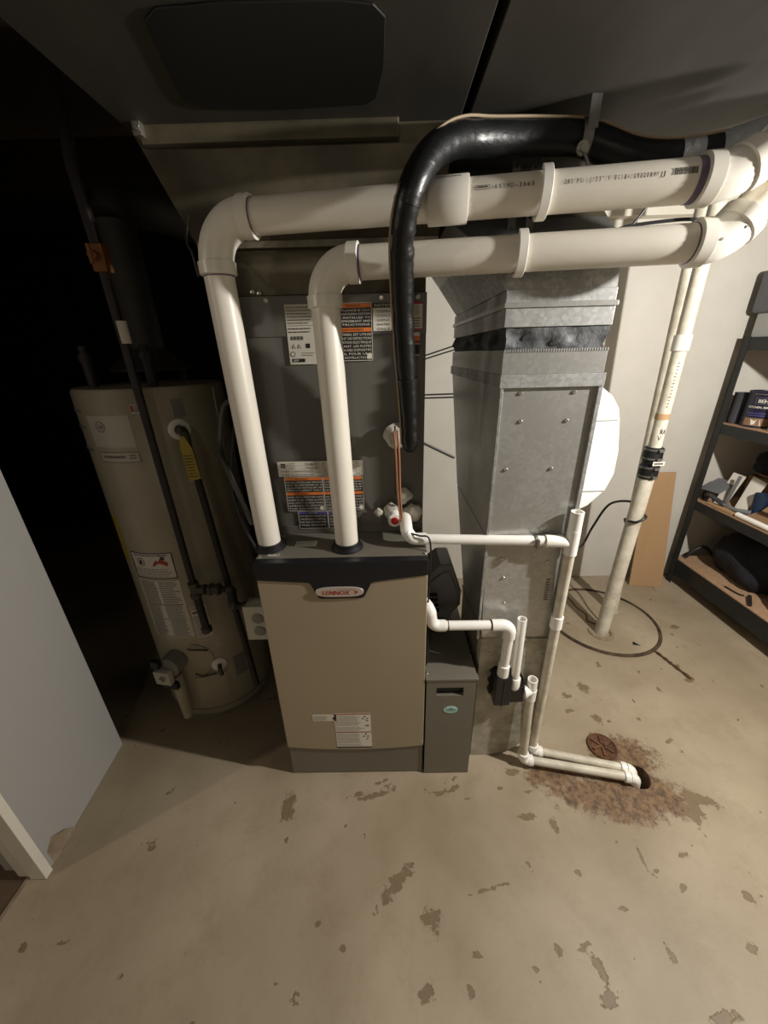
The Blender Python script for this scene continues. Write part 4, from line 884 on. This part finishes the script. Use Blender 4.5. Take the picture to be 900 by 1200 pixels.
# side bands at the jacket, top fittings, flue hood
for z in (1.185, 1.14, 1.075): label(t, hmap, ha(-60), z, ha(-32), z+.006, 'heater_gr', 'side_rib', th=.003, nu=6)
label(t, hmap, ha(80), 1.05, ha(81.3), 1.235, 'heater_pl', 'jacket_seam', th=.003)
for q in ((-.93, .30), (-.76, .30)): MB().lathe([(.014, 0), (.014, .07), (.018, .07), (.018, .09), (.011, .09), (.011, .11)], (q[0], q[1], 1.246), seg=16).build('water_nipple', 'ironpipe', t)
MB().lathe([(.11, .035), (.112, .042), (.06, .09), (.052, .10), (.052, .42)], (HC[0], HC[1]+.02, 1.25), seg=30).build('draft_hood', 'galv_dark', t)
for k in range(3): a = k*2.09+.5; MB().box(HC[0]+.09*math.cos(a)-.006, HC[0]+.09*math.cos(a)+.006, HC[1]+.02+.09*math.sin(a)-.003, HC[1]+.02+.09*math.sin(a)+.003, 1.248, 1.292).build('hood_leg', 'galv_dark', t)
# flue continues toward the chimney
tag(MB().tube(bez([(HC[0], HC[1]+.02, 1.672), (HC[0]+.01, HC[1]+.06, 1.72), (HC[0]+.03, .75, 1.76), (HC[0]+.05, 1.3, 1.80)], 6), .054, 20).build('flue_pipe', 'galv_dark'), 'dark flue pipe leaving the top of the water heater', 'flue')
# relief discharge pipe
t = thing('relief_pipe', 'dark relief discharge pipe with yellow tag on the right of the water heater', 'pipe', (-.62, .2, .2))
c_, n_ = hn(42, 1.128)
tp = c_+n_*.045
MB().tube([c_+n_*.004, tp-n_*.01]+arc(tp+n_*.004, n_, (.02, 0, -1), .014, 5)+[tp+n_*.006+Vector((.0, 0, -.03))], .0125, 14).build('relief_valve', 'iron_fit', t)
bot = Vector((-.600, .205, .20)); MB().tube([tp+n_*.006+Vector((0, 0, -.02)), bot], .0105, 16).build('pipe', 'ironpipe', t)
ty = tp.y-.024
mt = Matrix.Translation((tp.x+.004, ty, 1.118)) @ Matrix.Rotation(-.06, 4, 'Y')
b = MB().prism([(-.006, 0), (.006, 0), (.019, -.035), (.020, -.125), (-.016, -.130), (-.014, -.03)], 'y', -.0006, .0006); b.v = [tuple(mt @ Vector(q)) for q in b.v]; tg = b.build('yellow_tag', 'yellow', t)
p = Print(lambda u, v, w: tuple(mt @ Vector((u, -.0006-w, v)))); p.lines('ink', -.012, -.12, .016, -.05, 8, .3, .0004); p.build(tg, 'print')
# gas supply pipe
t = thing('gas_pipe', 'black iron gas pipe with tee and drip leg in front of the water heater', 'pipe', (-.732, .19, .44))
GX, GY = -.732, .195
MB().tube([(-.746, GY, 1.51), (GX, GY, .64)], .0105, 16).build('riser', 'ironpipe', t)
MB().tube([(GX, GY, .62), (-.727, GY, .475)], .0125, 16).build('drip_leg', 'ironpipe', t)
MB().lathe([(.017, 0), (.0175, .016), (.013, .020)], (-.727, GY, .458), seg=16).build('drip_cap', 'iron_fit', t, bevel=.001)
b = MB(); b.lathe([(.0165, 0), (.0165, .012), (.0135, .014), (.0135, .042), (.0165, .044), (.0165, .056)], (GX, GY, .600), seg=18); b.tube([(GX, GY, .63), (GX+.030, GY, .628)], .0145, 16); ring_at(b, (GX+.032, GY, .628), (1, 0, 0), .017, .010); b.build('tee', 'iron_fit', t)
MB().tube([(GX+.02, GY, .628), (-.62, GY, .627)], .0100, 14).build('nipple', 'ironpipe', t)
MB().lathe([(.015, 0), (.020, .004), (.021, .012), (.017, .016), (.017, .026), (.021, .030), (.020, .038), (.015, .042)], (-.688, GY, .628), (1, 0, 0), 8).build('union', 'iron_fit', t)
b = MB().tube(arc((-.612, GY, .627), (1, 0, 0), (.15, -.5, -1), .014, 6), .0155, 16); b.tube(arc((-.606, GY-.024, .580), (.15, -.5, -1), (1, -.1, 0), .014, 6), .0155, 16); b.build('elbow', 'iron_fit', t)
MB().tube([(-.612, GY-.004, .625), (-.606, GY-.024, .582)], .0145, 14).build('nipple', 'ironpipe', t)
MB().tube([(-.60, GY-.025, .580), (-.500, GY-.04, .586), (-.447, GY-.045, .588)], .011, 14).build('nipple', 'ironpipe', t)
b = MB(); ring_at(b, (-.552, GY-.033, .583), (1, 0, 0), .018, .034); b.build('coupling', 'iron_fit', t)
b = MB().box(-.760, -.728, GY-.014, GY+.014, 1.505, 1.560); b.tube([(-.744, GY-.012, 1.535), (-.744, GY-.032, 1.535)], .010, 14); b.box(-.7475, -.7405, GY-.038, GY-.030, 1.515, 1.555); b.build('shutoff_valve', 'brass', t, bevel=.003)
MB().tube([(-.746, GY, 1.555), (-.752, GY, 1.70), (-.755, GY+.05, 1.90)], .0125, 14).build('riser', 'ironpipe', t)
MB().tube([(-.7365, GY, 1.355), (-.7375, GY, 1.405)], .0120, 14).build('pipe_label', 'paper', t)

# ================================================================== SHELF UNIT
SX0, SX1, SY0, SY1 = 1.60, 1.99, -.05, 1.125
t = thing('shelf_unit', 'black metal shelf unit with particle board shelves against the right wall', 'shelf', (1.8, .55, 0))
def post(x, y, sx, sy):
    b = MB(); b.box(x, x+sx*.032, y, y+sy*.003, 0, 1.352); b.box(x, x+sx*.003, y, y+sy*.036, 0, 1.352)
    o = b.build('post', 'shelf_metal', t); return o
posts = [post(SX0, SY1, 1, -1), post(SX1, SY1, -1, -1), post(SX0, SY0, 1, 1), post(SX1, SY0, -1, 1)]
z = .10
while z < 1.3: MB().lathe([(.003, 0), (.003, .001)], (SX0+.018, SY1-.003, z), (0, -1, 0), 8).build('rivet', 'screw', posts[0]); z += .085
for z in (.165, .535, .955, 1.345):
    MB().box(SX0+.004, SX1-.004, SY0+.004, SY1-.004, z-.014, z).build('shelf_board', 'shelf_wood' if z < 1.3 else 'shelf_metal', t)
    for (x0, x1) in ((SX0+.002, SX0+.006), (SX1-.006, SX1-.002)): MB().box(x0, x1, SY0+.003, SY1-.003, z-(.055 if z > .2 else .10), z-.006).build('rail', 'shelf_metal', t)
    for (y0, y1) in ((SY0+.003, SY0+.007), (SY1-.007, SY1-.003)): MB().box(SX0+.003, SX1-.003, y0, y1, z-.055, z-.010).build('rail', 'shelf_metal', t)

# cans on the upper shelf
def can(name, x, y, z, r, h, m, lab, cat='can', text=None):
    t = thing(name, lab, cat, (x, y, z))
    MB().lathe([(r, .001), (r, h-.006), (r+.0015, h-.004), (r+.0015, h), (r-.004, h), (r-.005, h-.004), (.01, h-.004)], (x, y, z), seg=36).build('can_body', m, t)
    return t
ct = can('paint_can', 1.682, .985, .956, .070, .160, 'navy', 'dark blue paint can with white lettering on the upper shelf')
aim = math.atan2(CAM.x-1.682, -(CAM.y-.985))
def cmap(u, v, w): a = aim+u/.0704; return (1.682+(.0704+w)*math.sin(a), .985-(.0704+w)*math.cos(a), .956+(v-.956)*.86)
p = Print(cmap); p.text('white', 'BEHR', -.030, 1.087, .018, .0006, width=.050, bold=.001); p.frame('heater_gr', -.038, 1.080, .052, 1.112, .0015, .0008, 6); p.text('white', 'PRO', .024, 1.089, .009, .0006, width=.02)
p.text('white', 'KITCHEN, BATH & TRIM', -.062, 1.058, .011, .0006, width=.130, bold=.0008); p.rect('purple', -.06, 1.030, .06, 1.034, .0006, 8); p.rect('purple', -.05, 1.018, .065, 1.022, .0006, 8)
p.rect('cardboard2', -.062, .966, .060, 1.006, .0004, 8); p.poly('white', [(-.035, 1.002), (-.012, .998), (-.016, .974), (-.028, .970)], .0008); p.poly('white', [(-.002, 1.0), (.045, 1.0), (.040, .972), (.002, .968)], .0008)
p.rect('inkgrey', -.05, 1.128, .05, 1.131, .0006, 6); p.build(ct, 'print')
c2 = can('canister', 1.652, 1.085, .956, .031, .145, 'steel_back', 'dark grey canister half hidden behind the blue paint can', 'canister')
c3 = can('paint_can', 1.665, .842, .956, .055, .105, 'heater_pl', 'small pale can right of the blue paint can on the shelf')

# middle shelf clutter
def slab(name, m, pts, th, lab, cat):
    """bent sheet: 4 corners + thickness"""
    P_ = [Vector(q) for q in pts]; nn = (P_[1]-P_[0]).cross(P_[3]-P_[0]).normalized()*th
    return tag(MB().hexa(P_, [q+nn for q in P_]).build(name, m, bevel=min(.001, th*.3)), lab, cat)
ZM = .536
slab('grey_sheet', 'greysheet', [(1.615, 1.115, ZM+.060), (1.640, 1.015, ZM+.062), (1.735, 1.030, ZM+.115), (1.705, 1.118, ZM+.115)], .002, 'small grey sheet tilted at the far end of the middle shelf', 'sheet')
t = thing('wire_coil', 'small dark coil with silver hub at far end of middle shelf', 'coil', (1.635, 1.085, ZM)); MB().torus((1.635, 1.085, ZM+.031), (1, -.4, 0), .022, .009, 24, 8).build('coil', 'cable_black', t); MB().lathe([(.012, 0), (.012, .010)], (1.630, 1.085, ZM+.031), (1, -.4, 0), 14).build('hub', 'screw', t)
slab('paper_sheet', 'white', [(1.655, 1.045, ZM+.001), (1.665, .985, ZM+.004), (1.745, 1.010, ZM+.155), (1.735, 1.075, ZM+.160)], .002, 'crumpled white paper standing behind the tools on the middle shelf', 'paper')
slab('paper_sheet', 'white', [(1.690, .960, ZM+.002), (1.700, .905, ZM+.004), (1.765, .915, ZM+.150), (1.760, .990, ZM+.165)], .002, 'white folded paper leaning beside the blue cup', 'paper')
slab('metal_bar', 'greysheet', [(1.655, .990, ZM+.008), (1.660, .975, ZM+.008), (1.700, .985, ZM+.165), (1.695, 1.0, ZM+.165)], .004, 'thin grey metal bar leaning upright on the middle shelf', 'bar')
t = thing('cup', 'dark blue cup among the papers on the middle shelf', 'cup', (1.72, .87, ZM)); MB().lathe([(.026, .001), (.033, .11), (.030, .11), (.024, .01)], (1.722, .872, ZM), seg=24).build('cup_body', 'blue', t)
t = thing('hand_tool', 'grey handled tool lying across the middle shelf edge', 'tool', (1.63, .97, ZM)); MB().tube([(1.622, 1.045, ZM+.046), (1.630, .965, ZM+.026)], [.010, .012], 14).build('handle', 'steel_back', t); MB().tube([(1.630, .965, ZM+.026), (1.645, .90, ZM+.018), (1.68, .86, ZM+.018)], [.007, .010, .014], 12).build('head', 'greysheet', t)
slab('wood_strip', 'cardboard', [(1.608, 1.04, ZM+.001), (1.608, .88, ZM+.001), (1.632, .88, ZM+.001), (1.632, 1.04, ZM+.001)], .010, 'light wood strip lying at the front edge of the middle shelf', 'board')
slab('cardboard_piece', 'cardboard2', [(1.632, .84, ZM+.012), (1.632, .50, ZM+.012), (1.80, .50, ZM+.05), (1.80, .84, ZM+.06)], .004, 'brown cardboard flap lying on the right part of the middle shelf', 'cardboard')
slab('cardboard_piece', 'cardboard2', [(1.665, .80, ZM+.055), (1.695, .52, ZM+.05), (1.82, .54, ZM+.13), (1.79, .82, ZM+.15)], .004, 'curled brown cardboard above the flap on the middle shelf', 'cardboard')
t = thing('open_box', 'open cardboard box at the back of the middle shelf', 'box', (1.90, .80, ZM)); b = MB(); b.box(1.84, 1.97, .62, 1.10, ZM, ZM+.01); b.box(1.84, 1.844, .62, 1.10, ZM, ZM+.14); b.box(1.966, 1.97, .62, 1.10, ZM, ZM+.14); b.box(1.84, 1.97, .62, .624, ZM, ZM+.14); b.box(1.84, 1.97, 1.096, 1.10, ZM, ZM+.14); b.build('box_body', 'cardboard2', t)
MB().hexa([(1.84, .62, ZM+.14), (1.84, 1.0, ZM+.14), (1.78, 1.0, ZM+.175), (1.78, .62, ZM+.175)], [(1.84, .62, ZM+.144), (1.84, 1.0, ZM+.144), (1.78, 1.0, ZM+.179), (1.78, .62, ZM+.179)]).build('flap', 'cardboard2', t)
t = thing('cloth_bundle', 'dark folded cloth bundle resting on the open box, middle shelf', 'cloth', (1.88, .9, ZM+.17))
def blob(name, c, s, m, parent, seed, amp=.18, nu=26, nv=16, flatbot=None):
    rnd = random.Random(seed); ph = [rnd.uniform(0, 6) for _ in range(8)]; rings = []
    for i in range(nv+1):
        th = PI*i/nv; r = max(.01, math.sin(th)); row = []
        for k in range(nu):
            a = 2*PI*k/nu; d = 1+amp*(math.sin(3*a+ph[0]+2*th)*.5+math.sin(5*a+ph[1]-3*th)*.35+math.sin(9*a+ph[2]+5*th)*.25)
            z = -math.cos(th)*s[2]*(1+amp*.5*math.sin(4*a+ph[3]))
            if flatbot is not None: z = max(z, -flatbot)
            row.append((c[0]+s[0]*r*math.cos(a)*d, c[1]+s[1]*r*math.sin(a)*d, c[2]+z))
        rings.append(row)
    return MB().loft(rings).build(name, m, parent, smooth=60)
blob('cloth', (1.875, .97, ZM+.215), (.09, .11, .075), 'cloth', t, 5, .25)
tag(MB().tube([(1.616, .86, ZM+.0135), (1.616, .10, ZM+.0135)], .0125, 16).build('white_tube', 'pvc_white'), 'white plastic tube lying along the front edge of the middle shelf', 'tube')
blk = lambda x0, x1, y0, y1, z0, z1, m, name, lab, cat: tag(MB().box(x0, x1, y0, y1, z0, z1).build(name, m, bevel=.003), lab, cat)
blk(1.70, 1.745, .74, .79, ZM+.095, ZM+.135, 'white', 'small_box', 'small white box lying on the cardboard, middle shelf', 'box')
# bottom shelf: dark bag with a tool poking out
t = thing('garment_pile', 'long dark crumpled cloth bag filling the bottom shelf', 'bag', (1.82, .55, .166))
blob('bag_cloth', (1.81, .86, .27), (.135, .22, .14), 'cloth', t, 8, .22, nu=40, nv=22, flatbot=.100)
blob('bag_cloth', (1.785, .42, .28), (.14, .30, .15), 'cloth', t, 12, .18, nu=40, nv=22, flatbot=.11)
t = thing('bent_rod', 'bent dark rod at the far end of the bottom shelf', 'rod', (1.66, 1.09, .167)); MB().tube(bez([(1.645, 1.09, .177), (1.66, 1.085, .205), (1.69, 1.08, .238), (1.73, 1.075, .245), (1.80, 1.07, .176)], 6), .009, 12).build('rod', 'ironpipe', t)
t = thing('dark_stick', 'short dark stick poking over the bottom shelf edge', 'stick', (1.63, .65, .167)); MB().tube([(1.615, .640, .175), (1.665, .70, .180)], .0085, 12).build('stick', 'ironpipe', t)
tag(MB().tube(bez([(1.632, .80, .1705), (1.637, .76, .1705), (1.645, .73, .1705), (1.660, .72, .1705)], 5), .004, 8).build('short_cable', 'cable_black'), 'short black cable on the bottom shelf beside the dark stick', 'cable')
# on top of the shelf
blk(1.62, 1.95, .70, 1.115, 1.346, 1.445, 'tote_light', 'storage_box', 'pale grey storage box on top of the shelf unit', 'box')
t = thing('storage_tote', 'dark grey rounded tote stacked on the pale box above shelf unit', 'tote', (1.77, .9, 1.446))
MB().box(1.60, 1.96, .62, 1.14, 1.446, 1.62).build('tote_body', 'tote', t, bevel=.02, seg=4)

# leaning cardboard
b = MB().hexa([(1.341, 1.068, .001), (1.520, 1.045, .001), (1.521, 1.053, .001), (1.342, 1.076, .001)], [(1.355, 1.165, .675), (1.500, 1.160, .675), (1.501, 1.168, .675), (1.356, 1.173, .675)])
tag(b.build('cardboard_sheet', 'cardboard'), 'tall tan cardboard sheet leaning on the back wall beside the shelf', 'cardboard')
